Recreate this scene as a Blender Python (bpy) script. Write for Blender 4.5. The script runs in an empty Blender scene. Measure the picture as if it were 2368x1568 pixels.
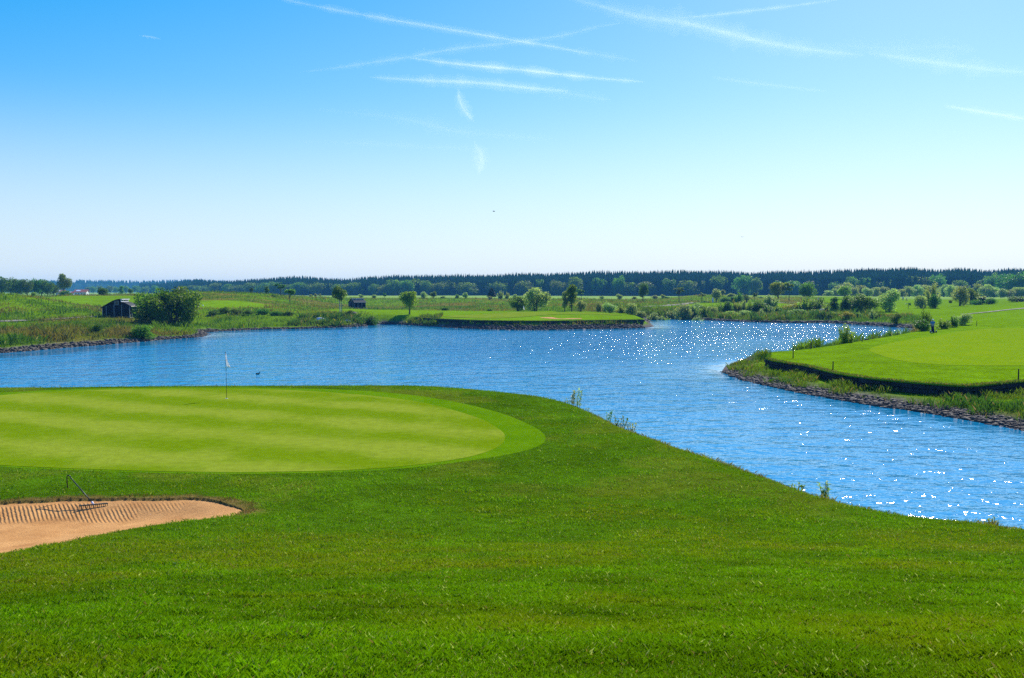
import bpy, math, random
import numpy as np
from mathutils import Vector
from mathutils.geometry import delaunay_2d_cdt
R = math.radians
S = bpy.context.scene
C = S.collection

# ------------------------------------------------------------------ camera, sky, sun, exposure
HC, FPX, HROW = 6.5, 2100.0, 676.0           # eye height over the lake, focal length and horizon row (in 2368 px wide units)
PITCH = math.atan((784 - HROW) / FPX)
cam = bpy.data.cameras.new('camera'); camo = bpy.data.objects.new('camera', cam); C.objects.link(camo)
cam.sensor_width = 36; cam.lens = 36 * FPX / 2368; cam.clip_start = 0.1; cam.clip_end = 80000
camo.location = (0, 0, HC); camo.rotation_euler = (math.pi / 2 - PITCH, 0, 0)
S.camera = camo
SUN_AZ, SUN_EL = R(27), R(38)                # azimuth to the right of the view, elevation
SUND = Vector((math.sin(SUN_AZ) * math.cos(SUN_EL), math.cos(SUN_AZ) * math.cos(SUN_EL), math.sin(SUN_EL)))
w = bpy.data.worlds.new('World'); S.world = w; w.use_nodes = True
wn, wl = w.node_tree.nodes, w.node_tree.links
bg = wn['Background']; bg.inputs['Strength'].default_value = 0.105
sky = wn.new('ShaderNodeTexSky'); sky.sky_type = 'NISHITA'; sky.sun_disc = False
sky.sun_elevation = SUN_EL; sky.sun_rotation = SUN_AZ
sky.altitude = 200; sky.air_density = 1.0; sky.dust_density = 0.3; sky.ozone_density = 2.0
va = wn.new('ShaderNodeVectorMath'); va.operation = 'MULTIPLY_ADD'; wl.new(sky.outputs[0], va.inputs[0])      # deeper, clearer blue
va.inputs[1].default_value = (1.04, .885, .471); va.inputs[2].default_value = (-2.1, -.3, 4.0)
vb = wn.new('ShaderNodeVectorMath'); vb.operation = 'MAXIMUM'; wl.new(va.outputs[0], vb.inputs[0]); vb.inputs[1].default_value = (.12, .3, .5)
tcw = wn.new('ShaderNodeTexCoord'); sx = wn.new('ShaderNodeSeparateXYZ'); wl.new(tcw.outputs['Generated'], sx.inputs[0])
mr = wn.new('ShaderNodeMapRange'); mr.interpolation_type = 'SMOOTHSTEP'; mr.inputs[1].default_value = 0; mr.inputs[2].default_value = .22; mr.inputs[3].default_value = .68; mr.inputs[4].default_value = 0
wl.new(sx.outputs[2], mr.inputs[0])
hz = wn.new('ShaderNodeMix'); hz.data_type = 'RGBA'; hz.blend_type = 'MIX'; wl.new(mr.outputs[0], hz.inputs[0])            # whitish air low over the land
wl.new(vb.outputs[0], hz.inputs[6]); hz.inputs[7].default_value = (5.7, 6.3, 6.7, 1); wl.new(hz.outputs[2], bg.inputs['Color'])
sl = bpy.data.lights.new('sun', 'SUN'); sl.energy = 4.9; sl.angle = R(0.5); sl.color = (1, 0.95, 0.86)
slo = bpy.data.objects.new('sun', sl); C.objects.link(slo); slo.rotation_euler = SUND.to_track_quat('Z', 'Y').to_euler()
slo.location = (30, 30, 60)
S.view_settings.view_transform = 'Standard'; S.view_settings.look = 'None'
S.view_settings.exposure = 0.45; S.view_settings.gamma = 1.0
S.render.engine = 'CYCLES'
S.cycles.use_denoising = False
S.cycles.max_bounces = 6; S.cycles.diffuse_bounces = 2; S.cycles.glossy_bounces = 3; S.cycles.transmission_bounces = 4
S.cycles.transparent_max_bounces = 8; S.cycles.volume_bounces = 1
S.cycles.sample_clamp_indirect = 6.0; S.cycles.sample_clamp_direct = 0
S.cycles.caustics_reflective = False; S.cycles.caustics_refractive = False

# ------------------------------------------------------------------ small helpers
rng = np.random.default_rng(7); random.seed(7)
_c, _s = math.cos(PITCH), math.sin(PITCH)
def ray(px, py):
    xc, yc = (px - 1184) / FPX, (784 - py) / FPX
    return xc, yc * _s + _c, yc * _c - _s
def at(px, py, Y):
    a, b, c = ray(px, py); return a / b * Y, Y, HC + c / b * Y
def atz(px, py, z=0.0):
    a, b, c = ray(px, py); t = (z - HC) / c; return a * t, b * t
def xof(px, Y):
    return (px - 1184) / FPX * Y / _c * 1.0 * (1.0)

def tag(o, label=None, cat=None, group=None, kind=None):
    if label: o['label'] = label
    if cat: o['category'] = cat
    if group: o['group'] = group
    if kind: o['kind'] = kind
    return o
def link(name, me, mat=None, parent=None):
    o = bpy.data.objects.new(name, me); C.objects.link(o)
    if mat is not None: me.materials.clear(); me.materials.append(mat)
    if parent: o.parent = parent
    return o
def empty(name, loc, rz=0.0, **k):
    o = bpy.data.objects.new(name, None); C.objects.link(o); o.location = loc; o.rotation_euler = (0, 0, rz)
    o.empty_display_size = 0.2
    return tag(o, **k)
def npmesh(name, V, F, col=None, smooth=False):
    V = np.ascontiguousarray(V, np.float32); F = np.ascontiguousarray(F, np.int32)
    me = bpy.data.meshes.new(name); n, k = F.shape
    me.vertices.add(len(V)); me.vertices.foreach_set('co', V.ravel())
    me.loops.add(n * k); me.loops.foreach_set('vertex_index', F.ravel())
    me.polygons.add(n); me.polygons.foreach_set('loop_start', np.arange(0, n * k, k, dtype=np.int32))
    me.polygons.foreach_set('loop_total', np.full(n, k, np.int32))
    if smooth: me.polygons.foreach_set('use_smooth', np.ones(n, bool))
    me.update(calc_edges=True)
    if col is not None:
        a = me.color_attributes.new('Col', 'FLOAT_COLOR', 'POINT')
        c4 = np.ones((len(V), 4), np.float32); c4[:, :3] = col; a.data.foreach_set('color', c4.ravel())
    return me
def fattr(me, name, vals):
    a = me.attributes.new(name, 'FLOAT', 'POINT'); a.data.foreach_set('value', np.asarray(vals, np.float32))

class MB:
    """collects simple shaped solids into one mesh"""
    def __init__(s): s.v, s.f, s.sm = [], [], []
    def add(s, vs, fs, smooth=False):
        b = len(s.v); s.v += [tuple(x) for x in vs]; s.f += [tuple(i + b for i in f) for f in fs]; s.sm += [smooth] * len(fs)
    def box(s, c, d, rz=0.0, tilt=None, bev=0.0):
        x, y, z = [q / 2 for q in d]
        ca, sa = math.cos(rz), math.sin(rz); vs = []
        if bev <= 0:
            P = [(-x, -y, -z), (x, -y, -z), (x, y, -z), (-x, y, -z), (-x, -y, z), (x, -y, z), (x, y, z), (-x, y, z)]
            F = [(0, 3, 2, 1), (4, 5, 6, 7), (0, 1, 5, 4), (1, 2, 6, 5), (2, 3, 7, 6), (3, 0, 4, 7)]
        else:
            b = min(bev, x * .9, y * .9, z * .9); P = []
            for zz, e in ((-z, b), (-z + b, 0), (z - b, 0), (z, b)):
                for (ux, uy) in ((-1, -1), (1, -1), (1, 1), (-1, 1)): P.append((ux * (x - e), uy * (y - e), zz))
            F = [(0, 3, 2, 1), (12, 13, 14, 15)]
            for k in range(3):
                for i in range(4):
                    j = (i + 1) % 4; F.append((k * 4 + i, k * 4 + j, k * 4 + 4 + j, k * 4 + 4 + i))
        for p in P:
            p = Vector(p)
            if tilt is not None: p = tilt @ p
            vs.append((c[0] + p.x * ca - p.y * sa, c[1] + p.x * sa + p.y * ca, c[2] + p.z))
        s.add(vs, F)
    def tube(s, pts, rad, n=8, cap=True):
        pts = [Vector(p) for p in pts]
        if not hasattr(rad, '__len__'): rad = [rad] * len(pts)
        vs, fs = [], []; up = Vector((0.31, 0.2, 0.93)).normalized(); prev = None
        for i, p in enumerate(pts):
            t = (pts[min(i + 1, len(pts) - 1)] - pts[max(i - 1, 0)]).normalized()
            a = prev - t * prev.dot(t) if prev is not None else t.cross(up)
            if a.length < 1e-4: a = t.cross(Vector((1, 0, 0)))
            a.normalize(); prev = a; b = t.cross(a)
            for k in range(n):
                q = 2 * math.pi * k / n; vs.append(p + (a * math.cos(q) + b * math.sin(q)) * rad[i])
        for i in range(len(pts) - 1):
            for k in range(n):
                k2 = (k + 1) % n; fs.append((i * n + k, i * n + k2, (i + 1) * n + k2, (i + 1) * n + k))
        if cap: fs.append(tuple(range(n - 1, -1, -1))); fs.append(tuple(range((len(pts) - 1) * n, len(pts) * n)))
        s.add(vs, fs, True)
    def lathe(s, prof, c=(0, 0, 0), n=16):
        vs, fs = [], []
        for (r, z) in prof:
            for k in range(n):
                q = 2 * math.pi * k / n; vs.append((c[0] + r * math.cos(q), c[1] + r * math.sin(q), c[2] + z))
        m = len(prof)
        for i in range(m - 1):
            for k in range(n):
                k2 = (k + 1) % n; fs.append((i * n + k, i * n + k2, (i + 1) * n + k2, (i + 1) * n + k))
        fs.append(tuple(range(n - 1, -1, -1))); fs.append(tuple(range((m - 1) * n, m * n)))
        s.add(vs, fs, True)
    def mesh(s, name):
        me = bpy.data.meshes.new(name); me.from_pydata(s.v, [], s.f); me.update()
        me.polygons.foreach_set('use_smooth', s.sm)
        return me
    def build(s, name, mat, parent=None): return link(name, s.mesh(name), mat, parent)

# ---- numpy value noise
_perm = rng.random((256, 256))
def vnoise(x, y):
    xi = np.floor(x).astype(int); yi = np.floor(y).astype(int); fx, fy = x - xi, y - yi
    fx = fx * fx * (3 - 2 * fx); fy = fy * fy * (3 - 2 * fy)
    g = lambda a, b: _perm[a & 255, b & 255]
    return (g(xi, yi) * (1 - fx) + g(xi + 1, yi) * fx) * (1 - fy) + (g(xi, yi + 1) * (1 - fx) + g(xi + 1, yi + 1) * fx) * fy
def fbm(x, y, sc, o=3):
    v = 0; a = 1; t = 0
    for i in range(o):
        v = v + a * vnoise(x / sc * 2 ** i + 17.3 * i, y / sc * 2 ** i + 5.1 * i); t += a; a *= .5
    return v / t
def sstep(a, b, x):
    t = np.clip((x - a) / (b - a), 0, 1); return t * t * (3 - 2 * t)
def sdf(P, x, y):
    """signed distance to polygon P, negative inside"""
    x = np.asarray(x, float); y = np.asarray(y, float)
    d = np.full(x.shape, 1e18); ins = np.zeros(x.shape, bool); n = len(P)
    for i in range(n):
        ax, ay = P[i]; bx, by = P[(i + 1) % n]; ex, ey = bx - ax, by - ay
        t = np.clip(((x - ax) * ex + (y - ay) * ey) / (ex * ex + ey * ey + 1e-12), 0, 1)
        dx, dy = x - ax - t * ex, y - ay - t * ey; d = np.minimum(d, dx * dx + dy * dy)
        if ay != by:
            c = ((ay > y) != (by > y)) & (x < ex * (y - ay) / (by - ay) + ax); ins ^= c
    d = np.sqrt(d); return np.where(ins, -d, d)
def smoothline(P, n=4, closed=False):
    """Catmull-Rom"""
    P = [np.array(p, float) for p in P]; out = []; m = len(P)
    for i in range(m if closed else m - 1):
        if closed: a, b, c, d = P[i - 1], P[i], P[(i + 1) % m], P[(i + 2) % m]
        else: a, b, c, d = P[max(i - 1, 0)], P[i], P[i + 1], P[min(i + 2, m - 1)]
        for k in range(n):
            t = k / n
            out.append(tuple(.5 * (2 * b + (c - a) * t + (2 * a - 5 * b + 4 * c - d) * t * t + (3 * b - a - 3 * c + d) * t ** 3)))
    if not closed: out.append(tuple(P[-1]))
    return out

# ------------------------------------------------------------------ the lie of the land
_k = np.array([(-60, 1.6), (-3, 1.6), (2, 1.62), (4, 1.74), (8, 2.75), (12, 3.68), (16, 4.45), (19, 4.76), (22, 4.84), (30, 4.86), (46, 4.8), (80, 4.8)])
_yy = np.linspace(-60, 80, 1401); _dd = np.interp(_yy, _k[:, 0], _k[:, 1])
_dd = np.convolve(np.pad(_dd, 15, 'edge'), np.hanning(31) / np.hanning(31).sum(), 'valid')
def drop(y): return np.interp(y, _yy, _dd)
def near_base(x, y):
    return HC - drop(y) + 0.05 * (fbm(x, y, 6.0, 2) - .5)
def hit_near(px, py):
    a, b, c = ray(px, py); Y = np.arange(2, 70, .02)
    g = HC + c / b * Y - near_base(a / b * Y, Y)
    i = np.argmax(g < 0) if (g < 0).any() else len(Y) - 1
    return a / b * Y[i], Y[i]
CREST = [(-90, 47), (-40, 46.6), (-26.5, 46.3), (-18, 47.0), (-8, 47.3), (-4, 46.8)]
CREST += [hit_near(*p) for p in ((1184, 905), (1300, 922), (1365, 946), (1430, 977), (1530, 1013), (1650, 1052), (1780, 1096), (1900, 1138), (2000, 1163), (2100, 1183), (2230, 1197), (2368, 1208), (2560, 1222))]
CREST += [(30, 15), (60, 11)]
NEAR = smoothline(CREST, 4) + [(90, 8), (90, -60), (-90, -60)]

LEFT = [(-170, 88)] + [atz(*p) for p in ((-260, 832), (0, 816.7), (78, 810.7), (132, 805.7), (236, 797.7), (320, 790.7), (400, 784), (450, 780.7), (472, 777),
        (480, 773.5), (466, 769.5), (500, 766.5), (602, 762.2), (693, 760.7), (803, 756.9), (841, 754.7), (853, 751), (880, 749.5), (936, 751), (975, 754))]
ISL_WALL = [(958, 733.6), (985, 735.6), (1025, 737.7), (1075, 739.8), (1125, 741.2), (1175, 742), (1225, 742.3), (1275, 742.1), (1325, 741.3), (1399, 740.4), (1450, 739.8), (1487, 738.8)]
ZI = 1.46
ISLW = [atz(p[0], p[1], ZI) for p in ISL_WALL]
ISLSHORE = [(x, y - 2.7) for x, y in ISLW[2:]]
tip = atz(1513, 755)
RIGHT = [tip, (tip[0] + .5, tip[1] + 5)] + [atz(*p) for p in ((1500, 744), (1489, 737.5), (1530, 736.8), (1588, 738.7), (1640, 740.5), (1688, 742.7), (1788, 746.2), (1850, 747), (1905, 746.4), (1970, 750), (2068, 756.3), (2112, 759.5), (2128, 764))]
ZP = 1.1
PW = [(1770.7, 829.1), (1790, 834.5), (1815, 838.6), (1865.6, 846.5), (1922.6, 860.8), (1998.5, 873.4), (2093.4, 882.9), (2163, 888.3), (2235.8, 893), (2299, 887.7), (2368, 882), (2470, 879)]
PROMW = [atz(p[0], p[1], ZP) for p in PW] + [(44, 56), (72, 52)]
PBACK = [atz(p[0], p[1], ZP) for p in ((2135, 763.5), (2117, 766), (2062, 775.3), (1986, 788), (1926, 798.4), (1834, 810.1), (1790, 816.5), (1772, 822))]
PSHORE_B = [(x - 1.7, y + 2.6) for x, y in PBACK[1:6]] + [(22.6, 86.5), (19.0, 80.5)]
PSHORE_F = [atz(*p) for p in ((1669, 859.5), (1713.7, 878.2), (1777, 892.4), (1856, 909.8), (1935, 924), (2030, 939.9), (2095, 948), (2156.7, 957.3), (2220, 968.3), (2290, 981), (2368, 995.2), (2600, 1036))] + [(45, 34), (75, 30)]
LAKE = LEFT + ISLSHORE + RIGHT + PSHORE_B + PSHORE_F + [(85, 0), (-170, 0)]
PROM = PROMW + [(90, 64), (120, 140), (68, 140)] + PBACK
ISL = ISLW + [(x, y) for x, y in ((26.2, 176), (29, 182), (34, 196), (34, 215), (-40, 230), (-42, 200))]

# control points: (col, row, distance) seen on the land beyond the lake
CP = [(-200, 690, 190), (0, 681, 190), (40, 684, 190), (110, 694, 192), (170, 703, 195), (220, 710, 200), (-200, 742, 150), (0, 742.5, 150), (120, 740, 150), (200, 736, 155),
      (0, 775, 116), (150, 765, 122), (280, 735, 158), (330, 736, 165), (390, 748, 150), (430, 750, 148), (440, 765, 140), (300, 765, 130),
      (230, 712, 230), (140, 685, 300), (280, 683.5, 300), (60, 690, 300), (350, 683, 300), (-100, 686, 330), (50, 686, 450), (200, 684, 450), (-300, 686, 450), (300, 683, 500),
      (462, 675.5, 280), (400, 678, 285), (540, 678.5, 285), (622, 682, 292), (683, 688, 305), (470, 708, 215), (590, 708.5, 215), (700, 713, 210), (350, 712, 215),
      (500, 728, 188), (600, 729, 186), (700, 731, 186), (500, 750, 176), (640, 748, 176), (780, 727, 188), (830, 733, 182), (826, 713, 300), (770, 712, 260),
      (880, 690, 420), (780, 688, 420), (950, 691, 400), (700, 686, 480), (950, 687, 520), (700, 684, 800), (400, 682, 800), (950, 683.7, 800), (100, 682, 900), (-400, 683, 900),
      (1000, 693.5, 370), (1110, 693.8, 370), (1230, 693.5, 370), (1350, 692, 370), (1000, 715.5, 245), (1110, 715.5, 245), (1220, 717, 240), (940, 724, 195),
      (1100, 724, 205), (1201, 721.7, 198), (1300, 723, 200), (1400, 724, 200), (1250, 733, 178), (1120, 736, 174), (1400, 734, 178), (1480, 737.5, 172), (1000, 735, 178), (1040, 729, 190),
      (1200, 683.8, 800), (1500, 684.5, 800), (1800, 684.5, 800), (2100, 684, 800), (2500, 684, 800), (1200, 689, 500), (1500, 689.5, 500),
      (1431, 712, 255), (1500, 709, 262), (1560, 705.5, 280), (1607, 700.5, 315), (1700, 700.5, 320), (1790, 701, 320), (1420, 694, 390), (1500, 693.5, 400), (1587, 688.5, 400), (1647, 681.8, 415), (1737, 689, 410), (1790, 686, 415),
      (1560, 715, 240), (1700, 708, 275), (1500, 725, 225), (1640, 728, 228), (1780, 730, 225),
      (1850, 700, 325), (1926, 687.5, 410), (2087, 694.5, 395), (2200, 694, 400), (1990, 712, 250), (2047, 719, 228), (2134, 715.8, 238), (2265, 712.3, 250), (1900, 733, 205), (2000, 735, 195), (2090, 737, 183), (2130, 745, 165), (2272, 704.5, 300), (2368, 697, 300), (2500, 694, 310), (2368, 707, 255), (2150, 705, 300),
      (2250, 742, 150), (2368, 736, 150), (2500, 734, 150), (2368, 717, 200), (2250, 725, 195), (2160, 754, 140), (2600, 718, 210)]
_cp = np.array([at(*p) for p in CP] + [(x, y, ZP) for x, y in PROMW[1:10:2]] + [(30, 72, ZP), (40, 79, ZP), (40, 100, ZP), (52, 100, ZP + .1), (62, 84, ZP + .3), (53, 117, ZP), (36, 91, ZP), (78, 79, ZP + .7), (46, 66, ZP)]
      + [(x, y, ZI) for x, y in ISLW[1:12:2]] + [(1500, 800, 4), (-1500, 800, 4), (3000, 3000, 5), (-3000, 3000, 5), (0, 4000, 6), (0, 1500, 5), (800, 1200, 4), (-800, 1200, 5), (400, 400, 4), (-400, 300, 6)])
def _U(r2): return np.where(r2 > 1e-9, r2 * np.log(np.maximum(r2, 1e-9)), 0)
# thin plate in log-polar coordinates so that near points stay local
def _lp(x, y):
    r = np.sqrt(x * x + y * y) + 1e-6
    return np.arctan2(x, y) * 2.2, np.log(np.maximum(r, 20)) * 1.0
def _tps_fit(P, lam=3e-4):
    u, v = _lp(P[:, 0], P[:, 1]); n = len(P)
    K = _U((u[:, None] - u[None]) ** 2 + (v[:, None] - v[None]) ** 2) + lam * np.eye(n)
    Q = np.c_[np.ones(n), u, v]; A = np.block([[K, Q], [Q.T, np.zeros((3, 3))]])
    return u, v, np.linalg.solve(A, np.r_[P[:, 2], 0, 0, 0])
_tu, _tv, _tw = _tps_fit(_cp)
def tps(x, y):
    u, v = _lp(x, y); o = _tw[-3] + _tw[-2] * u + _tw[-1] * v
    for i in range(len(_tu)): o = o + _tw[i] * _U((u - _tu[i]) ** 2 + (v - _tv[i]) ** 2)
    return np.clip(o, 0.35, 14)
BUNK_IMG = [(-330, 1172), (-150, 1166), (0, 1163), (32, 1160), (95, 1158.5), (130, 1154.5), (165, 1153.5), (222, 1153.8), (285, 1153), (365, 1153.8), (444, 1152), (492, 1157), (533, 1169), (560, 1182.5),
            (508, 1195), (412, 1206), (286, 1225), (159, 1250.5), (0, 1281), (-200, 1318), (-420, 1330)]
BUNK = smoothline([hit_near(*p) for p in BUNK_IMG], 3, True)
BLIP = smoothline([hit_near(*p) for p in BUNK_IMG[:14]], 3)
BFRONT = [hit_near(*p) for p in BUNK_IMG[13:]]
def dist_line(L, x, y):
    d = np.full(np.shape(x), 1e18)
    for i in range(len(L) - 1):
        ax, ay = L[i]; bx, by = L[i + 1]; ex, ey = bx - ax, by - ay
        t = np.clip(((x - ax) * ex + (y - ay) * ey) / (ex * ex + ey * ey + 1e-12), 0, 1)
        d = np.minimum(d, (x - ax - t * ex) ** 2 + (y - ay - t * ey) ** 2)
    return np.sqrt(d)
def sand_z(x, y):
    dl, df = dist_line(BLIP, x, y), dist_line(BFRONT, x, y)
    dep = 0.24 * np.clip(df / 1.8, 0, 1) * (1 - .86 * sstep(1.3, 0, dl)) + 0.02
    return near_base(x, y) - dep
def inbox(x, y, a, b, c, d): return (x > a) & (x < b) & (y > c) & (y < d)
def H(x, y, raw=False):
    x = np.atleast_1d(np.asarray(x, float)); y = np.atleast_1d(np.asarray(y, float))
    h = np.full(x.shape, -2.0)
    # near land
    m = inbox(x, y, -95, 95, -65, 62)
    if m.any():
        d = sdf(NEAR, x[m], y[m]); b = near_base(x[m], y[m])
        f = np.where(d > -.6, 0.42 * np.clip(d + .6, 0, None) ** 2 / (np.clip(d + .6, 0, None) + .8) * 1.6, 0)
        h[m] = np.maximum(b - f, -2)
    # far land
    m = (y > 20) & (y > -0.35 * np.abs(x) + 20) | (np.hypot(x, y) > 120)
    if m.any():
        X, Y = x[m], y[m]; nearz = inbox(X, Y, -175, 125, -5, 265)
        d = np.full(X.shape, 60.0)
        if nearz.any(): d[nearz] = sdf(LAKE, X[nearz], Y[nearz])
        t = tps(X, Y); r = np.hypot(X, Y)
        bank = np.where(d > 0, 0.05 + .42 * d, .42 * d)
        bl = np.minimum(t, bank); k = .5
        hh = np.clip(.5 + .5 * (bank - t) / k, 0, 1); bl = bank * (1 - hh) + t * hh - k * hh * (1 - hh)
        strip = np.where(d > 0, np.minimum(0.03 + np.where(Y < 120, .13, .42) * d, np.where(Y < 120, .34, .72) + .16 * fbm(X, Y, 1.5, 2)), .42 * d)
        zp = inbox(X, Y, 13, 125, 25, 81) & ~((Y > 77) & (X > 22.5))
        if zp.any():
            q = np.full(X.shape, 9.0); q[zp] = sdf(PROM, X[zp], Y[zp])
            tp = t
            bl = np.where(zp, np.where(q < -.28, tp, strip), bl)
        zi = inbox(X, Y, -21, 27, 140, 176)
        if zi.any():
            q = np.full(X.shape, 9.0); q[zi] = sdf(ISL, X[zi], Y[zi])
            bl = np.where(zi, np.where(q < -.28, t, strip), bl)
        bl = np.maximum(bl, -2.0)
        rough = sstep(3, 10, d) * (fbm(X, Y, 9, 3) - .5) * .5 * sstep(100, 130, r) * (1 - .6 * sstep(300, 500, r))
        mow = MOWN(X, Y)
        bl = bl + rough * (1 - mow)
        h[m] = np.maximum(h[m], bl)
    if not raw:
        m = inbox(x, y, -40, 0, 8, 26)
        if m.any():
            d = sdf(BUNK, x[m], y[m])
            h[m] = np.where(d < 0.0, sand_z(x[m], y[m]) - .12, h[m])
            hm = h[m]
    return h
# mown areas beyond the lake (world polygons from points on the ground)
def gpoly(pts): return [at(*p)[:2] for p in pts]
MOW_P = [PROM, ISL, gpoly([(60, 692, 216), (150, 700, 213), (260, 712, 226), (330, 706, 240), (335, 686, 298), (140, 687.5, 298), (60, 690, 290)]),
         gpoly([(420, 709, 210), (470, 711, 208), (600, 710, 208), (640, 706, 225), (560, 704, 240), (430, 704, 240)]),
         gpoly([(1480, 716, 240), (1600, 716, 240), (1760, 712, 255), (1850, 706, 290), (1800, 700.5, 320), (1640, 700.5, 318), (1580, 705, 275), (1500, 710, 256)]),
         gpoly([(2000, 725, 215), (2110, 727, 206), (2150, 745, 160), (2150, 758, 128), (2700, 762, 112), (2700, 690, 420), (1900, 690, 420), (1900, 697, 340), (2040, 714, 240)])]
def MOWN(x, y):
    o = np.zeros(np.shape(x))
    for P in MOW_P:
        a = np.array(P); b = inbox(x, y, a[:, 0].min() - 6, a[:, 0].max() + 6, a[:, 1].min() - 6, a[:, 1].max() + 6)
        if b.any(): o[b] = np.maximum(o[b], sstep(1.2, -1.2, sdf(P, x[b], y[b])))
    return o
def HZ(x, y): return float(H(x, y)[0])

# ------------------------------------------------------------------ materials
def nodes(name):
    m = bpy.data.materials.new(name); m.use_nodes = True; nt = m.node_tree
    return m, nt.nodes, nt.links, nt.nodes['Principled BSDF'], nt.nodes['Material Output']
def N(n, t, **k):
    o = n.new(t)
    for a, b in k.items(): setattr(o, a, b)
    return o
def ramp(n, stops):
    r = n.new('ShaderNodeValToRGB'); e = r.color_ramp.elements
    while len(e) < len(stops): e.new(.5)
    for q, (p, c) in zip(e, stops): q.position = p; q.color = (*c, 1) if len(c) == 3 else c
    return r
def mixc(n, l, mode, fac, a, b):
    m = n.new('ShaderNodeMix'); m.data_type = 'RGBA'; m.blend_type = mode
    for s, v in ((0, fac), (6, a), (7, b)):
        if hasattr(v, 'links'): l.new(v, m.inputs[s])
        else: m.inputs[s].default_value = v if s == 0 else (*v, 1)
    return m.outputs[2]
def noise(n, l, scale, detail=3, rough=.55, vec=None):
    t = n.new('ShaderNodeTexNoise'); t.inputs['Scale'].default_value = scale; t.inputs['Detail'].default_value = detail; t.inputs['Roughness'].default_value = rough
    if vec is not None: l.new(vec, t.inputs['Vector'])
    return t
def simple(name, col, rough=.6, var=.25, scale=6, metal=0, bump=0):
    m, n, l, p, o = nodes(name); tc = N(n, 'ShaderNodeTexCoord'); t = noise(n, l, scale, 4, .6, tc.outputs['Object'])
    r = ramp(n, [(.3, tuple(c * (1 - var) for c in col)), (.7, tuple(min(1, c * (1 + var)) for c in col))])
    l.new(t.outputs[0], r.inputs[0]); l.new(r.outputs[0], p.inputs['Base Color'])
    p.inputs['Roughness'].default_value = rough; p.inputs['Metallic'].default_value = metal; p.inputs['Specular IOR Level'].default_value = .5 if rough < .5 else .12
    if bump:
        b = N(n, 'ShaderNodeBump'); b.inputs['Strength'].default_value = bump; b.inputs['Distance'].default_value = .02
        l.new(t.outputs[0], b.inputs['Height']); l.new(b.outputs[0], p.inputs['Normal'])
    return m

def m_ground():
    m, n, l, p, o = nodes('ground'); tc = N(n, 'ShaderNodeTexCoord'); at_ = N(n, 'ShaderNodeVertexColor', layer_name='Col')
    c = at_.outputs[0]
    for sc, lo, hi, d in ((.35, .8, 1.2, 4), (2.5, .72, 1.25, 4), (16, .6, 1.35, 3)):
        t = noise(n, l, sc, d, .6, tc.outputs['Object']); r = ramp(n, [(.3, (lo, lo, lo * .95)), (.7, (hi, hi, hi))]); l.new(t.outputs[0], r.inputs[0])
        c = mixc(n, l, 'MULTIPLY', 1.0, c, r.outputs[0])
    l.new(c, p.inputs['Base Color']); p.inputs['Roughness'].default_value = .9; p.inputs['Specular IOR Level'].default_value = .0
    t = noise(n, l, 9, 5, .7, tc.outputs['Object']); b = N(n, 'ShaderNodeBump'); b.inputs['Strength'].default_value = .7; b.inputs['Distance'].default_value = .08
    l.new(t.outputs[0], b.inputs['Height']); l.new(b.outputs[0], p.inputs['Normal'])
    return m
def m_turf(name, c1, c2, stripes=None, fine=60, bump=.35):
    """mown turf: fine grain, soft blotches, and the stripes the mower leaves"""
    m, n, l, p, o = nodes(name); tc = N(n, 'ShaderNodeTexCoord')
    mp = N(n, 'ShaderNodeMapping'); mp.inputs['Rotation'].default_value = (0, 0, R(stripes[1]) if stripes else 0); l.new(tc.outputs['Object'], mp.inputs[0])
    t = noise(n, l, .45, 4, .55, tc.outputs['Object']); r = ramp(n, [(.32, c1), (.68, c2)])
    if stripes:
        wv = N(n, 'ShaderNodeTexWave', wave_type='BANDS', bands_direction='Y', wave_profile='SIN'); wv.inputs['Scale'].default_value = stripes[0]
        wv.inputs['Distortion'].default_value = 2.6; wv.inputs['Detail'].default_value = 2; wv.inputs['Detail Scale'].default_value = .35; l.new(mp.outputs[0], wv.inputs[0])
        mx = N(n, 'ShaderNodeMath', operation='MULTIPLY_ADD'); l.new(wv.outputs[1], mx.inputs[0]); mx.inputs[1].default_value = stripes[2]; 
        sub = N(n, 'ShaderNodeMath', operation='SUBTRACT'); l.new(t.outputs[0], sub.inputs[0]); sub.inputs[1].default_value = stripes[2] / 2
        l.new(sub.outputs[0], mx.inputs[2]); l.new(mx.outputs[0], r.inputs[0])
    else: l.new(t.outputs[0], r.inputs[0])
    c = r.outputs[0]
    for sc, lo, hi in ((3.0, .88, 1.12), (fine, .62, 1.38)):
        t2 = noise(n, l, sc, 3, .6, tc.outputs['Object']); r2 = ramp(n, [(.3, (lo,) * 3), (.7, (hi,) * 3)]); l.new(t2.outputs[0], r2.inputs[0])
        c = mixc(n, l, 'MULTIPLY', 1, c, r2.outputs[0])
    l.new(c, p.inputs['Base Color']); p.inputs['Roughness'].default_value = .9; p.inputs['Specular IOR Level'].default_value = .0
    b = N(n, 'ShaderNodeBump'); b.inputs['Strength'].default_value = bump; b.inputs['Distance'].default_value = .02
    l.new(t2.outputs[0], b.inputs['Height']); l.new(b.outputs[0], p.inputs['Normal'])
    return m
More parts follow.
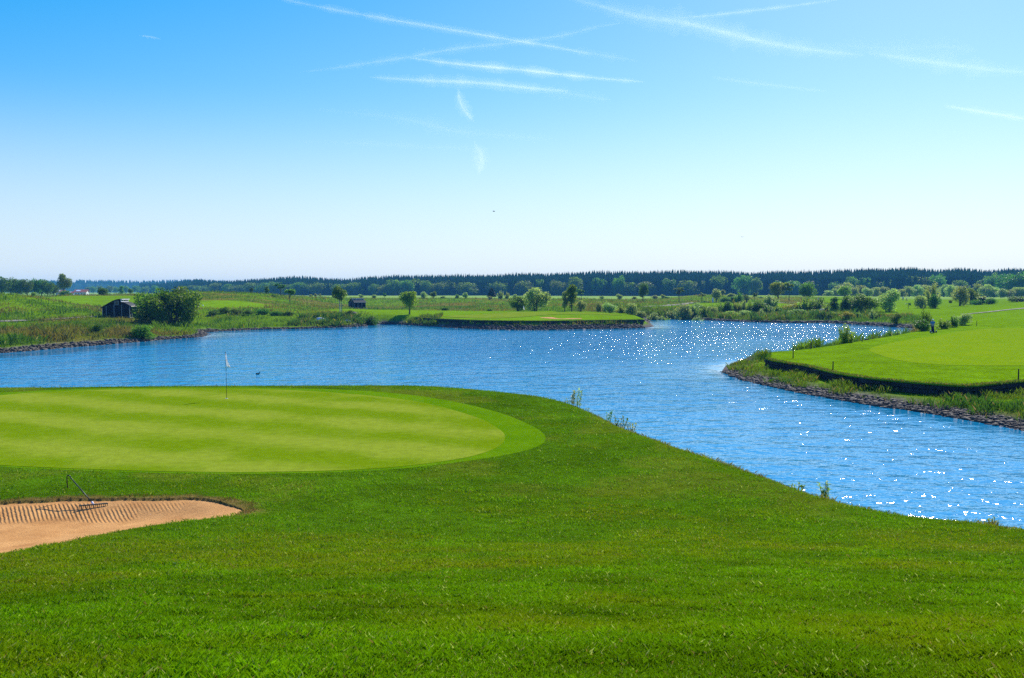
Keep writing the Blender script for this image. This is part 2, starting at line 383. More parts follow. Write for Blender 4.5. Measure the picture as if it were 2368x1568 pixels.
def m_blade(name, tr=.45, spec=.5, rough=.35):
    m, n, l, p, o = nodes(name); a = N(n, 'ShaderNodeVertexColor', layer_name='Col')
    l.new(a.outputs[0], p.inputs['Base Color']); p.inputs['Roughness'].default_value = rough; p.inputs['Specular IOR Level'].default_value = spec
    t = N(n, 'ShaderNodeBsdfTranslucent'); c = mixc(n, l, 'MULTIPLY', 1, a.outputs[0], (1.15, 1.1, .55)); l.new(c, t.inputs[0])
    x = N(n, 'ShaderNodeMixShader'); x.inputs[0].default_value = tr; l.new(p.outputs[0], x.inputs[1]); l.new(t.outputs[0], x.inputs[2]); l.new(x.outputs[0], o.inputs[0])
    return m
def m_leaf(name, col, tr=.55, hue=.06, spec=.2):
    m, n, l, p, o = nodes(name); a = N(n, 'ShaderNodeVertexColor', layer_name='Col'); oi = N(n, 'ShaderNodeObjectInfo')
    c = mixc(n, l, 'MULTIPLY', 1, col, a.outputs[0])
    h = N(n, 'ShaderNodeHueSaturation'); l.new(c, h.inputs['Color'])
    q = N(n, 'ShaderNodeMapRange'); q.inputs[3].default_value = .5 - hue * .5; q.inputs[4].default_value = .5 + hue * .5; l.new(oi.outputs['Random'], q.inputs[0]); l.new(q.outputs[0], h.inputs['Hue'])
    q2 = N(n, 'ShaderNodeMapRange'); q2.inputs[3].default_value = .8; q2.inputs[4].default_value = 1.2; l.new(oi.outputs['Random'], q2.inputs[0]); l.new(q2.outputs[0], h.inputs['Value'])
    l.new(h.outputs[0], p.inputs['Base Color']); p.inputs['Roughness'].default_value = .5; p.inputs['Specular IOR Level'].default_value = spec
    t = N(n, 'ShaderNodeBsdfTranslucent'); c2 = mixc(n, l, 'MULTIPLY', 1, h.outputs[0], (1.25, 1.2, .6)); l.new(c2, t.inputs[0])
    x = N(n, 'ShaderNodeMixShader'); x.inputs[0].default_value = tr; l.new(p.outputs[0], x.inputs[1]); l.new(t.outputs[0], x.inputs[2]); l.new(x.outputs[0], o.inputs[0])
    return m
def m_water():
    m, n, l, p, o = nodes('lake_water'); tc = N(n, 'ShaderNodeTexCoord'); ca = N(n, 'ShaderNodeAttribute', attribute_name='calm')
    p.inputs['Base Color'].default_value = (.008, .275, .49, 1); p.inputs['Roughness'].default_value = .06; p.inputs['IOR'].default_value = 1.333
    mp = N(n, 'ShaderNodeMapping'); mp.inputs['Scale'].default_value = (.85, 1.15, 1); mp.inputs['Rotation'].default_value = (0, 0, R(-9)); l.new(tc.outputs['Object'], mp.inputs[0])
    hts = None
    for sc, amp, d in ((.34, .5, 2), (.95, .27, 3), (2.4, .085, 3)):
        t = noise(n, l, sc, d, .55, mp.outputs[0]); q = N(n, 'ShaderNodeMath', operation='MULTIPLY'); l.new(t.outputs[0], q.inputs[0]); q.inputs[1].default_value = amp
        if hts is None: hts = q.outputs[0]
        else:
            s = N(n, 'ShaderNodeMath', operation='ADD'); l.new(hts, s.inputs[0]); l.new(q.outputs[0], s.inputs[1]); hts = s.outputs[0]
    inv = N(n, 'ShaderNodeMath', operation='MULTIPLY'); l.new(hts, inv.inputs[0]); l.new(ca.outputs['Fac'], inv.inputs[1])
    b = N(n, 'ShaderNodeBump'); b.inputs['Strength'].default_value = 1; b.inputs['Distance'].default_value = 1.0
    l.new(inv.outputs[0], b.inputs['Height']); l.new(b.outputs[0], p.inputs['Normal'])
    return m
def m_sand():
    m, n, l, p, o = nodes('bunker_sand'); tc = N(n, 'ShaderNodeTexCoord')
    t = noise(n, l, 1.6, 5, .6, tc.outputs['Object']); r = ramp(n, [(.3, (.48, .22, .062)), (.7, (.68, .355, .115))]); l.new(t.outputs[0], r.inputs[0])
    t2 = noise(n, l, 28, 4, .7, tc.outputs['Object']); r2 = ramp(n, [(.3, (.7,) * 3), (.7, (1.2,) * 3)]); l.new(t2.outputs[0], r2.inputs[0])
    l.new(mixc(n, l, 'MULTIPLY', 1, r.outputs[0], r2.outputs[0]), p.inputs['Base Color']); p.inputs['Roughness'].default_value = .95; p.inputs['Specular IOR Level'].default_value = .1
    b = N(n, 'ShaderNodeBump'); b.inputs['Strength'].default_value = .8; b.inputs['Distance'].default_value = .03; l.new(t2.outputs[0], b.inputs['Height']); l.new(b.outputs[0], p.inputs['Normal'])
    return m
M = {}
M['ground'] = m_ground()
M['green'] = m_turf('putting_green', (.14, .222, .004), (.218, .28, .02), (.075, 27, .42), 40, .15)
M['fringe'] = m_turf('green_fringe', (.085, .19, .002), (.115, .225, .003), None, 30, .3)
M['fairway'] = m_turf('fairway', (.158, .268, .004), (.20, .292, .005), None, 12, .3)
M['blade'] = m_blade('grass_blade', .38, .18, .34)
M['weed'] = m_blade('weeds', .45, .25, .5)
M['water'] = m_water()
M['sand'] = m_sand()
M['leaf_mid'] = m_leaf('leaf_mid', (.13, .25, .015))
M['leaf_dark'] = m_leaf('leaf_dark', (.075, .18, .010))
M['leaf_bush'] = m_leaf('leaf_bush', (.10, .22, .012))
M['leaf_pale'] = m_leaf('leaf_pale', (.30, .42, .14))
M['leaf_yellow'] = m_leaf('leaf_yellow', (.24, .36, .012))
M['leaf_rust'] = m_leaf('leaf_rust', (.26, .27, .02))
M['needle'] = m_leaf('needle', (.016, .04, .014), .15, .03)
M['forest'] = m_leaf('forest_needle', (.010, .036, .018), .1, .0, 0)
M['bark'] = simple('bark', (.09, .07, .05), .9, .4, 12, bump=.5)
M['bark_pale'] = simple('bark_pale', (.42, .42, .36), .8, .35, 5)
M['stone'] = simple('shore_stone', (.085, .070, .052), .75, .5, 1.3, bump=.4)
M['wallstone'] = simple('wall_stone', (.032, .030, .030), .85, .5, 1.7, bump=.6)
M['path'] = simple('path_gravel', (.28, .25, .19), .95, .2, 3, bump=.3)
M['black_wood'] = simple('black_wood', (.012, .011, .014), .7, .4, 4)
M['grey_wood'] = simple('grey_wood', (.24, .29, .27), .7, .3, 8)
M['pale_wood'] = simple('pale_wood', (.62, .56, .43), .6, .15, 8)
M['stake'] = simple('stake_wood', (.045, .028, .018), .7, .4, 20)
M['roof_felt'] = simple('roof_felt', (.035, .04, .036), .75, .25, 5)
M['glass'] = simple('dark_glass', (.04, .07, .075), .08, .2, 3)
M['metal_dark'] = simple('dark_metal', (.035, .04, .038), .35, .3, 20, .5)
M['green_plastic'] = simple('green_plastic', (.035, .075, .045), .45, .2, 10)
M['white'] = simple('white_plastic', (.8, .8, .8), .5, .06, 10)
M['white_cloth'] = simple('white_cloth', (.85, .85, .88), .8, .04, 10)
_n, _l = M['white_cloth'].node_tree.nodes, M['white_cloth'].node_tree.links; _t = _n.new('ShaderNodeBsdfTranslucent'); _t.inputs[0].default_value = (.9, .9, .92, 1)
_x = _n.new('ShaderNodeMixShader'); _x.inputs[0].default_value = .5; _l.new(_n['Principled BSDF'].outputs[0], _x.inputs[1]); _l.new(_t.outputs[0], _x.inputs[2]); _l.new(_x.outputs[0], _n['Material Output'].inputs[0])
M['black'] = simple('black_plastic', (.012, .012, .014), .4, .3, 10)
M['blue_cloth'] = simple('blue_cloth', (.05, .2, .42), .8, .2, 10)
M['navy_cloth'] = simple('navy_cloth', (.012, .014, .035), .8, .3, 10)
M['grey_cloth'] = simple('grey_cloth', (.5, .5, .52), .8, .1, 10)
M['skin'] = simple('skin', (.45, .26, .18), .55, .1, 10)
M['hair'] = simple('hair', (.04, .03, .02), .7, .3, 20)
M['red_tile'] = simple('red_tile', (.42, .12, .06), .8, .25, 3)
M['plaster'] = simple('plaster', (.75, .74, .7), .8, .08, 2)
M['blue_bin'] = simple('blue_plastic', (.08, .14, .25), .5, .15, 10)
M['sky_post'] = simple('pale_blue_plastic', (.3, .5, .62), .5, .1, 10)

# ------------------------------------------------------------------ ground, lake, mown sheets
def build_ground():
    r = [0.4]
    while r[-1] < 60: r.append(r[-1] * 1.0042 + .004)
    while r[-1] < 1000: r.append(r[-1] * 1.0085)
    while r[-1] < 9000: r.append(r[-1] * 1.03)
    r = np.array(r)
    a = np.r_[np.arange(-180, -36, 3.0), np.arange(-36, 36, .085), np.arange(36, 180, 3.0)]; a = np.radians(a)
    nr, na = len(r), len(a)
    A, RR = np.meshgrid(a, r); X, Y = (RR * np.sin(A)).ravel(), (RR * np.cos(A)).ravel()
    Z = H(X, Y)
    # colours of the ground cover
    rad = np.hypot(X, Y); col = np.zeros((len(X), 3))
    n1, n2, n3 = fbm(X, Y, 22, 3), fbm(X, Y, 6, 3), fbm(X + 300, Y, 60, 2)
    mead = np.array((.13, .235, .005)); brown = np.array((.19, .155, .03)); deep = np.array((.06, .14, .006))
    col[:] = mead
    t = sstep(.5, .68, n1)[:, None]; col = col * (1 - t) + brown * t
    t = sstep(.5, .62, n2)[:, None] * .7; col = col * (1 - t) + deep * t
    far = (sstep(415, 455, rad) * (Y > 0))[:, None]; field = np.array((.22, .33, .06)) * (1 + .25 * (np.sin(rad / 28) > .2))[:, None]
    col = col * (1 - far) + field * far
    mw = MOWN(X, Y)[:, None]; mc = np.array((.15, .275, .003)) * (1 + .25 * (n1 - .5))[:, None]; col = col * (1 - mw) + mc * mw
    b = inbox(X, Y, -175, 125, -5, 265); d = np.full(len(X), 50.0); d[b] = sdf(LAKE, X[b], Y[b])
    sh = ((1 - sstep(.7, 1.7, d * np.where((rad < 92) & (X > 10), .6, 1) + 1.6 * (n2 - .5))) * (rad > 30))[:, None]; col = col * (1 - sh) + np.array((.15, .13, .11)) * sh
    # near lawn
    q = inbox(X, Y, -95, 95, -65, 62); nd = np.full(len(X), 9.0); nd[q] = sdf(NEAR, X[q], Y[q])
    lw = (sstep(1.5, .2, nd))[:, None]; lawn = np.array((.06, .135, .003)) * (1 + .5 * (fbm(X, Y, 1.7, 3) - .5))[:, None]
    t = sstep(.5, .7, fbm(X + 40, Y + 9, 2.6, 3))[:, None] * .5; lawn = lawn * (1 - t) + np.array((.15, .17, .015)) * t
    col = col * (1 - lw) + lawn * lw
    q = inbox(X, Y, -40, 0, 8, 26); dl = np.full(len(X), 9.0); dl[q] = dist_line(BLIP, X[q], Y[q])
    t = (sstep(.55, .1, dl + .5 * (fbm(X, Y, .35, 2) - .5)))[:, None] * .85; col = col * (1 - t) + np.array((.21, .135, .045)) * t
    uw = (Z < -.05)[:, None]; col = np.where(uw, np.array((.03, .045, .035)), col)
    i = np.arange(nr - 1)[:, None] * na; j = np.arange(na); j2 = (j + 1) % na
    F = np.stack([(i + j), (i + na + j), (i + na + j2), (i + j2)], -1).reshape(-1, 4)[:, ::-1]
    me = npmesh('ground', np.c_[X, Y, Z], F, col, True)
    tag(link('ground', me, M['ground']), kind='structure')
build_ground()

def build_lake():
    xs = np.arange(-175, 126, 1.5); ys = np.arange(8, 262, 1.5); X, Y = np.meshgrid(xs, ys); s = X.shape
    X, Y = X.ravel(), Y.ravel(); d = -sdf(LAKE, X, Y)
    n = fbm(X, Y, 16, 2)
    hd = (X > 8) & (Y < 118); dd = np.where(hd, d * 3.2, d)
    calm = .08 + .92 * sstep(.3, 7, dd - 6 * (n - .35) - 5 * sstep(-10, -60, X) * sstep(120, 160, Y))
    calm *= 1 - .55 * sstep(4, 0, np.abs(Y - 163 - .05 * X)) * sstep(-5, 25, X)
    cd = dist_line([(16, 72), (20, 100), (34, 120)], X, Y); calm *= 1 - .3 * sstep(6, 2, cd + 4 * (n - .5))
    calm *= .7 + .6 * fbm(X * .6, Y * 1.3 + 40, 22, 2)
    calm *= (1 + .9 * sstep(76, 108, Y) * sstep(-25, 22, X)) * (.58 + .42 * sstep(50, 70, Y))
    i = np.arange(s[0] - 1)[:, None] * s[1]; j = np.arange(s[1] - 1)
    F = np.stack([i + j, i + j + 1, i + s[1] + j + 1, i + s[1] + j], -1).reshape(-1, 4)
    me = npmesh('water', np.c_[X, Y, np.zeros(len(X))], F, None, True); fattr(me, 'calm', calm)
    tag(link('water', me, M['water']), kind='structure')
build_lake()

def sheet(name, poly, zfun, step, mat, attrs=None):
    P = [Vector(p) for p in poly]; a = np.array(poly)
    gx, gy = np.meshgrid(np.arange(a[:, 0].min(), a[:, 0].max(), step), np.arange(a[:, 1].min(), a[:, 1].max(), step))
    gx = gx.ravel() + rng.uniform(-.2, .2, gx.size) * step; gy = gy.ravel() + rng.uniform(-.2, .2, gy.size) * step
    k = sdf(poly, gx, gy) < -step * .4
    vs = P + [Vector((x, y)) for x, y in zip(gx[k], gy[k])]
    n = len(P); r = delaunay_2d_cdt(vs, [(i, (i + 1) % n) for i in range(n)], [], 1, 1e-5)
    V = np.array([(v.x, v.y) for v in r[0]]); Z = zfun(V[:, 0], V[:, 1])
    me = npmesh(name, np.c_[V, Z], np.array([tuple(f) for f in r[2] if len(f) == 3]), None, True)
    if attrs: attrs(me, V)
    return link(name, me, mat)

GREEN = smoothline([hit_near(*p) for p in ((-420, 935), (-180, 925), (0, 914.5), (63, 909.5), (190, 903), (412, 899), (600, 900.5), (751, 907), (900, 920), (1000, 936), (1100, 965), (1150, 990), (1168, 1011), (1150, 1035), (1080, 1058), (950, 1077), (800, 1088), (600, 1092.5), (400, 1091.5), (200, 1085.5), (0, 1076.5), (-250, 1062), (-480, 1040))], 4, True)
FRINGE = smoothline([hit_near(*p) for p in ((-450, 925), (-180, 915), (0, 908), (190, 899.5), (412, 896), (600, 897), (780, 901), (930, 911), (1050, 929), (1160, 956), (1235, 988), (1262, 1013), (1238, 1035), (1150, 1056), (980, 1079), (800, 1092), (600, 1096), (400, 1095), (200, 1089), (0, 1080), (-250, 1066), (-500, 1042))], 4, True)
tag(sheet('green_fringe', FRINGE, lambda x, y: near_base(x, y) + .003 + .004 * sstep(0, .8, -sdf(FRINGE, x, y)), .5, M['fringe']), kind='structure')
tag(sheet('putting_green', GREEN, lambda x, y: near_base(x, y) + .0105 + .004 * sstep(0, .8, -sdf(GREEN, x, y)), .5, M['green']), kind='structure')
def rake_attr(me, V):
    x, y = V[:, 0], V[:, 1]; dl = dist_line(BLIP, x, y)
    m1 = sstep(.15, .3, dl) * sstep(1.25, .9, dl) * sstep(-9.3, -9.7, x)
    m2 = .4 * sstep(.12, .25, dl) * sstep(.75, .55, dl) * sstep(-9.2, -8.9, x) * sstep(-7.3, -7.8, x)
    m3 = .8 * sstep(.5, .3, np.hypot((x + 9.0) / 1.5, y - 20.0))
    fattr(me, 'raked', np.clip(m1 + m2 + m3, 0, 1))
BUNK_IN = [p for p in BUNK]
sand = tag(sheet('bunker_sand', BUNK_IN, lambda x, y: sand_z(x, y) + .03 * (fbm(x, y, .5, 2) - .5), .1, M['sand'], rake_attr), kind='structure')
def rake_nodes():
    nt = M['sand'].node_tree; n, l = nt.nodes, nt.links; p = n['Principled BSDF']
    tc = N(n, 'ShaderNodeTexCoord'); mp = N(n, 'ShaderNodeMapping'); mp.inputs['Rotation'].default_value = (0, 0, R(-33)); l.new(tc.outputs['Object'], mp.inputs[0])
    wv = N(n, 'ShaderNodeTexWave', bands_direction='X'); wv.inputs['Scale'].default_value = 3.9; wv.inputs['Distortion'].default_value = 1.6; wv.inputs['Detail'].default_value = 3; wv.inputs['Detail Scale'].default_value = 1.5; l.new(mp.outputs[0], wv.inputs[0])
    a = N(n, 'ShaderNodeAttribute', attribute_name='raked'); q = N(n, 'ShaderNodeMath', operation='MULTIPLY'); l.new(wv.outputs[1], q.inputs[0]); l.new(a.outputs['Fac'], q.inputs[1])
    b = N(n, 'ShaderNodeBump'); b.inputs['Strength'].default_value = 1; b.inputs['Distance'].default_value = .02
    l.new(q.outputs[0], b.inputs['Height']); old = p.inputs['Normal'].links[0].from_socket; l.new(old, b.inputs['Normal']); l.new(b.outputs[0], p.inputs['Normal'])
rake_nodes()
tag(sheet('far_bunker_sand', smoothline([at(925 + .2002 * x, 595.5 + .2002 * y, Y)[:2] for x, y, Y in ((1612, 676, 174), (1690, 671, 176), (1760, 676, 176), (1820, 700, 171.5), (1880, 712, 170), (1950, 700, 171.5), (2030, 700, 172), (2095, 704, 171.5), (2085, 714, 169.5), (1900, 724, 168), (1760, 718, 169.5), (1670, 696, 172))], 3, True),
          lambda x, y: H(x, y) + .04, 1.0, M['sand']), kind='structure')
g_isl = smoothline([at(px, py, Y)[:2] for px, py, Y in ((1025, 730, 184), (1080, 734, 176), (1180, 735, 174), (1300, 727, 190), (1440, 727, 190), (1360, 722.5, 198), (1200, 722.5, 198), (1100, 725.5, 192))], 4, True)
tag(sheet('far_putting_green', g_isl, lambda x, y: H(x, y) + .05, 2.0, M['green']), kind='structure')
g_prom = smoothline([atz(px, py, ZP) for px, py in ((2010, 809), (2030, 820), (2093, 836), (2188, 844), (2290, 845.5), (2400, 844), (2520, 838), (2620, 800), (2400, 772), (2260, 768), (2157, 777.5), (2077, 790), (2030, 800))], 4, True)
tag(sheet('fairway', g_prom, lambda x, y: H(x, y) + .012 + .03 * sstep(0, 1.5, -sdf(g_prom, x, y)), 1.2, M['fairway']), kind='structure')
def path(pts, wd, name='path'):
    L = smoothline([at(*p)[:2] for p in pts], 8); a = np.array(L); t = np.gradient(a, axis=0); t /= np.linalg.norm(t, axis=1)[:, None]; nrm = np.c_[-t[:, 1], t[:, 0]]
    V = []; F = []
    for k in range(len(a)):
        w_ = wd * (1 + .15 * math.sin(k * 1.3))
        for s_ in (-.5, -.17, .17, .5):
            q = a[k] + nrm[k] * w_ * s_; V.append((q[0], q[1], HZ(q[0], q[1]) + .09))
        if k:
            b = 4 * k; F += [(b - 4 + i, b - 3 + i, b + 1 + i, b + i) for i in range(3)]
    tag(link(name, npmesh(name, np.array(V), np.array(F), None, True), M['path']), kind='structure')
path([(-60, 743, 149), (60, 742, 150), (150, 740.5, 151), (190, 737, 154), (215, 734.5, 157)], 2.2)
path([(1425, 712.5, 253), (1500, 709.3, 261), (1560, 705.8, 279), (1600, 701.3, 311), (1650, 699.8, 322), (1740, 700.5, 321), (1850, 700, 324)], 3.0)
path([(2225, 722, 192), (2270, 719.5, 196), (2300, 717.5, 200), (2340, 714, 212), (2420, 705, 260)], 1.6)
path([(985, 717.3, 240), (1060, 715, 246), (1150, 714.6, 247), (1215, 716, 243)], 3)

# ------------------------------------------------------------------ the two stone walls under the greens
def wall(L, ztop, label, nc, bl):
    L = [Vector((p[0], p[1], 0)) for p in L]; mb = MB(); tot = sum((L[i + 1] - L[i]).length for i in range(len(L) - 1))
    for c in range(nc):
        hz = (ztop + .15) / nc; s_ = -random.random() * bl
        while s_ < tot:
            ln = bl * random.uniform(.55, 1.5); m_ = min(max(s_ + ln / 2, 0.01), tot - .01); q = m_
            for i in range(len(L) - 1):
                e = L[i + 1] - L[i]
                if q <= e.length: break
                q -= e.length
            t = e.normalized(); p = L[i] + t * q; nrm = Vector((t.y, -t.x, 0))
            p = p - nrm * (.15 + random.uniform(-.05, .05))
            mb.box((p.x, p.y, -.17 + hz * (c + .5)), (ln - .03, .34, hz - .025 + random.uniform(-.02, .02)), math.atan2(t.y, t.x), None, .035)
            s_ += ln
    o = mb.build('retaining_wall', M['wallstone']); tag(o, label, 'stone wall'); return o
wall(PROMW, ZP - .04, 'low dark dry stone wall holding up the lawn of the right hand headland', 4, .42)
wall(ISLW, ZI - .04, 'long dark stone wall along the waterline under the distant green', 4, .8)

# ------------------------------------------------------------------ stones along the shore
_ico = np.array([(0, .526, .851), (0, -.526, .851), (0, .526, -.851), (0, -.526, -.851), (.526, .851, 0), (-.526, .851, 0), (.526, -.851, 0), (-.526, -.851, 0), (.851, 0, .526), (-.851, 0, .526), (.851, 0, -.526), (-.851, 0, -.526)])
_icf = np.array([(0, 1, 8), (0, 9, 1), (0, 4, 5), (0, 5, 9), (0, 8, 4), (1, 7, 6), (1, 6, 8), (1, 9, 7), (2, 4, 10), (2, 5, 4), (2, 3, 11), (2, 10, 3), (2, 11, 5), (3, 10, 6), (3, 6, 7), (3, 7, 11), (4, 8, 10), (5, 11, 9), (6, 10, 8), (7, 9, 11)])
def stones(L, n, smin, smax, dmax):
    a = np.array(L); e = np.diff(a, axis=0); ln = np.hypot(e[:, 0], e[:, 1]); i = rng.choice(len(e), n, p=ln / ln.sum()); t = rng.random(n)
    nrm = np.c_[e[:, 1], -e[:, 0]] / ln[:, None]
    off = rng.uniform(-.5, dmax, n) ; p0 = a[i] + e[i] * t[:, None]
    p = p0 + nrm[i] * off[:, None]; dd = sdf(LAKE, p[:, 0], p[:, 1]); p2 = p0 - nrm[i] * off[:, None]; p = np.where((dd * off < 0)[:, None], p2, p)
    z = H(p[:, 0], p[:, 1]); s = smin + (smax - smin) * rng.random(n) ** 2.5
    V = _ico[None] * (1 + .35 * rng.uniform(-1, 1, (n, 12, 1))) * s[:, None, None] * np.c_[rng.uniform(.8, 1.6, n), rng.uniform(.7, 1.2, n), rng.uniform(.4, .75, n)][:, None]
    q = rng.uniform(0, 6.28, n); c, s_ = np.cos(q)[:, None], np.sin(q)[:, None]
    V = np.stack([V[..., 0] * c - V[..., 1] * s_, V[..., 0] * s_ + V[..., 1] * c, V[..., 2]], -1)
    V += np.c_[p, np.maximum(z, -.12) + s * .1][:, None]
    F = (_icf[None] + (np.arange(n) * 12)[:, None, None]).reshape(-1, 3)
    me = npmesh('shore_stones', V.reshape(-1, 3), F); me.materials.append(M['stone'])
    g = np.repeat(rng.uniform(.45, 1.5, n) ** 1.3, 12)
    tag(link('shore_stones', me, M['stone']), 'loose grey stones lining the water edge', None, None, 'stuff')
stones(PSHORE_F[:-2], 7500, .03, .17, 1.6)
stones(LEFT[1:], 4200, .05, .27, 1.0)
stones(ISLSHORE, 3000, .1, .28, 1.7)
stones(RIGHT[2:], 2200, .12, .4, .9)

# ------------------------------------------------------------------ grass and weeds (uncountable)
def blades(name, x, y, z, h, wd, lean, col, mat, label, parentless=True):
    n = len(x); q = rng.uniform(0, 2 * np.pi, n); c, s_ = np.cos(q) * wd / 2, np.sin(q) * wd / 2
    q2 = rng.uniform(0, 2 * np.pi, n); lx, ly = np.cos(q2) * lean * h, np.sin(q2) * lean * h
    V = np.empty((n, 4, 3)); V[:, 0] = np.c_[x - c, y - s_, z - .01]; V[:, 1] = np.c_[x + c, y + s_, z - .01]
    V[:, 2] = np.c_[x + c * .7 + lx * .35, y + s_ * .7 + ly * .35, z + h * .62]; V[:, 3] = np.c_[x + lx, y + ly, z + h]
    F = np.arange(n * 4).reshape(n, 4); F = np.concatenate([F[:, [0, 1, 2]], F[:, [0, 2, 3]]])
    me = npmesh(name, V.reshape(-1, 3), F, np.repeat(col, 4, axis=0))
    return tag(link(name, me, mat), label, None, None, 'stuff')
def pick(pal, wts, n): return np.array(pal)[rng.choice(len(pal), n, p=np.array(wts) / sum(wts))]
def near_grass():
    xs, ys, ss = [], [], []
    r0 = 2.6
    while r0 < 50:
        r1 = r0 * 1.12; rm = (r0 + r1) / 2; pxa = (rm / 908) ** 2 * rm / float(drop(rm)); dens = min(13000, 1.6 / pxa)
        n = int(dens * (r1 * r1 - r0 * r0) / 2 * R(70)); a = rng.uniform(R(-35), R(35), n); r = np.sqrt(rng.uniform(r0 * r0, r1 * r1, n))
        xs.append(r * np.sin(a)); ys.append(r * np.cos(a)); ss.append(np.full(n, max(1.0, 1.0 * rm / 7.0))); r0 = r1
    x, y, s = map(np.concatenate, (xs, ys, ss))
    k = sdf(NEAR, x, y) < .9; x, y, s = x[k], y[k], s[k]
    k = (sdf(FRINGE, x, y) > .0) & (sdf(BUNK, x, y) > .02); x, y, s = x[k], y[k], s[k]
    n = len(x); z = H(x, y)
    p1, p2 = fbm(x, y, 1.1, 3), .6 * fbm(x + 77, y, 1.5, 3) + .4 * fbm(x + 7, y + 20, 7.0, 2)
    p3 = fbm(x + 31, y + 7, .28, 3)
    h = (.016 + .020 * rng.random(n)) * (.4 + .6 * p1 + .9 * sstep(.35, .7, p3)) * np.minimum(1 + .07 * s, 1.7)
    glint = rng.random(n) < .03  # a few blades take a pale colour, painting sun glints into the lawn
    col = np.array((.128, .285, .003))[None] * (.6 + .8 * rng.random((n, 1))) * (.55 + .9 * p1)[:, None]
    yl = (sstep(.38, .66, p2) * .6 + .1)[:, None]; col = col * (1 - yl) + np.array((.25, .31, .004)) * (.7 + .6 * rng.random((n, 1))) * yl
    dry = rng.random(n) < .02 + .06 * sstep(.48, .66, p2); col[dry] = np.array((.30, .24, .08)) * (.6 + .6 * rng.random((dry.sum(), 1)))
    dl = np.full(n, 9.0); q = inbox(x, y, -40, 0, 8, 26); dl[q] = dist_line(BLIP, x[q], y[q])
    lip = dl < .45 * (.3 + 1.2 * fbm(x, y, .4, 2)); col[lip] = np.where(rng.random((lip.sum(), 1)) < .5, np.array((.26, .17, .06)), np.array((.12, .15, .02))) * (.5 + .8 * rng.random((lip.sum(), 1)))
    h[dl < .12] *= 1.15
    nd = -sdf(NEAR, x, y); edge = (nd < .5) & (rng.random(n) < .4); col[edge] = np.array((.22, .2, .05)) * (.6 + .8 * rng.random((edge.sum(), 1))); h[edge] *= 1.2 + 1.2 * rng.random(edge.sum()) ** 2 * (p2[edge] > .45)
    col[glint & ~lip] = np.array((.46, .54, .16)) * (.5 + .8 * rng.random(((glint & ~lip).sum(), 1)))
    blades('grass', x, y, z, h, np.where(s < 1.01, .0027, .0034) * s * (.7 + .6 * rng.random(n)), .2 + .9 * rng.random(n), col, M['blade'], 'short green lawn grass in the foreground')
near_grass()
def meadow_grass():
    n = 300000; r = 1 / rng.uniform(1 / 430, 1 / 92, n); a = rng.uniform(R(-33), R(33), n); x, y = r * np.sin(a), r * np.cos(a)
    b = inbox(x, y, -175, 125, 0, 265); d = np.full(n, 50.0); d[b] = sdf(LAKE, x[b], y[b])
    k = (d > 1.2) & (MOWN(x, y) < .3); x, y, r, d = x[k], y[k], r[k], d[k]; n = len(x)
    p1, p2, p3 = fbm(x, y, 7, 3), fbm(x + 50, y, 15, 3), fbm(x, y + 90, 3, 2)
    h = (.18 + .5 * rng.random(n) * (.3 + 1.3 * p1)) * (.5 + sstep(.35, .7, p3)) * np.where(d < 8, 1.25, .9)
    col = np.array((.135, .245, .005))[None] * (.65 + .7 * rng.random((n, 1)))
    t = sstep(.43, .58, p1)[:, None] * .9; col = col * (1 - t) + np.array((.06, .15, .008)) * t
    t = (sstep(.47, .6, p2) * .8)[:, None]; col = col * (1 - t) + np.array((.19, .13, .035)) * (.6 + .8 * rng.random((n, 1))) * t
    k = rng.random(n) < .02; col[k] = (.32, .30, .15)
    k = (rng.random(n) < .03) & (p3 > .55); col[k] = (.3, .25, .03); h[k] *= .75
    blades('meadow_grass', x, y, H(x, y), h, np.maximum(.05, r * .0006) * (.6 + .8 * rng.random(n)), .15 + .5 * rng.random(n), col, M['weed'], 'rough meadow grass on the banks beyond the lake')
meadow_grass()
def shore_weeds(poly_box, n, hmax, keep, yellow, label):
    a, b, c, d_ = poly_box; x = rng.uniform(a, b, n); y = rng.uniform(c, d_, n)
    d = sdf(LAKE, x, y); k = keep(x, y, d); x, y = x[k], y[k]; n = len(x)
    p1, p2 = fbm(x, y, 1.2, 3), fbm(x + 9, y, 3.5, 2)
    k = rng.random(n) < sstep(.3, .55, p1) + .12; x, y, p1, p2 = x[k], y[k], p1[k], p2[k]; n = len(x)
    h = (.1 + hmax * rng.random(n) ** 1.3 * sstep(.35, .7, p1) * (.5 + p2)); r = np.hypot(x, y)
    col = np.array((.12, .2, .012))[None] * (.6 + .8 * rng.random((n, 1))); t = sstep(.5, .65, p2)[:, None]; col = col * (1 - t) + np.array((.06, .15, .015)) * t
    k = rng.random(n) < yellow; col[k] = (.5, .42, .02); h[k] *= .8
    k = rng.random(n) < .06; col[k] = (.28, .2, .09)
    blades('shore_weeds', x, y, H(x, y), h, np.maximum(.018, r * .00042) * (.6 + .8 * rng.random(n)), .1 + .6 * rng.random(n), col, M['weed'], label)
shore_weeds((12, 66, 32, 84), 330000, .48, lambda x, y, d: (d > .1 + 1.4 * fbm(x, y, 1.6, 2) ** 1.3) & (sdf(PROM, x, y) > .05) & ((y < 79) | (x < 23)), .004, 'tall green weeds between the stone wall and the water of the headland')
shore_weeds((-22, 28, 145, 180), 60000, .8, lambda x, y, d: (d > 1.3) & (sdf(ISL, x, y) > .05) & (fbm(x + 4, y, 3.0, 2) > .5), .02, 'patchy weeds at the foot of the wall under the distant green')
shore_weeds((-42, -14, 165, 186), 60000, 1.1, lambda x, y, d: (d > .3) & (y < 184), .05, 'yellow flowering waterside plants in the small inlet')
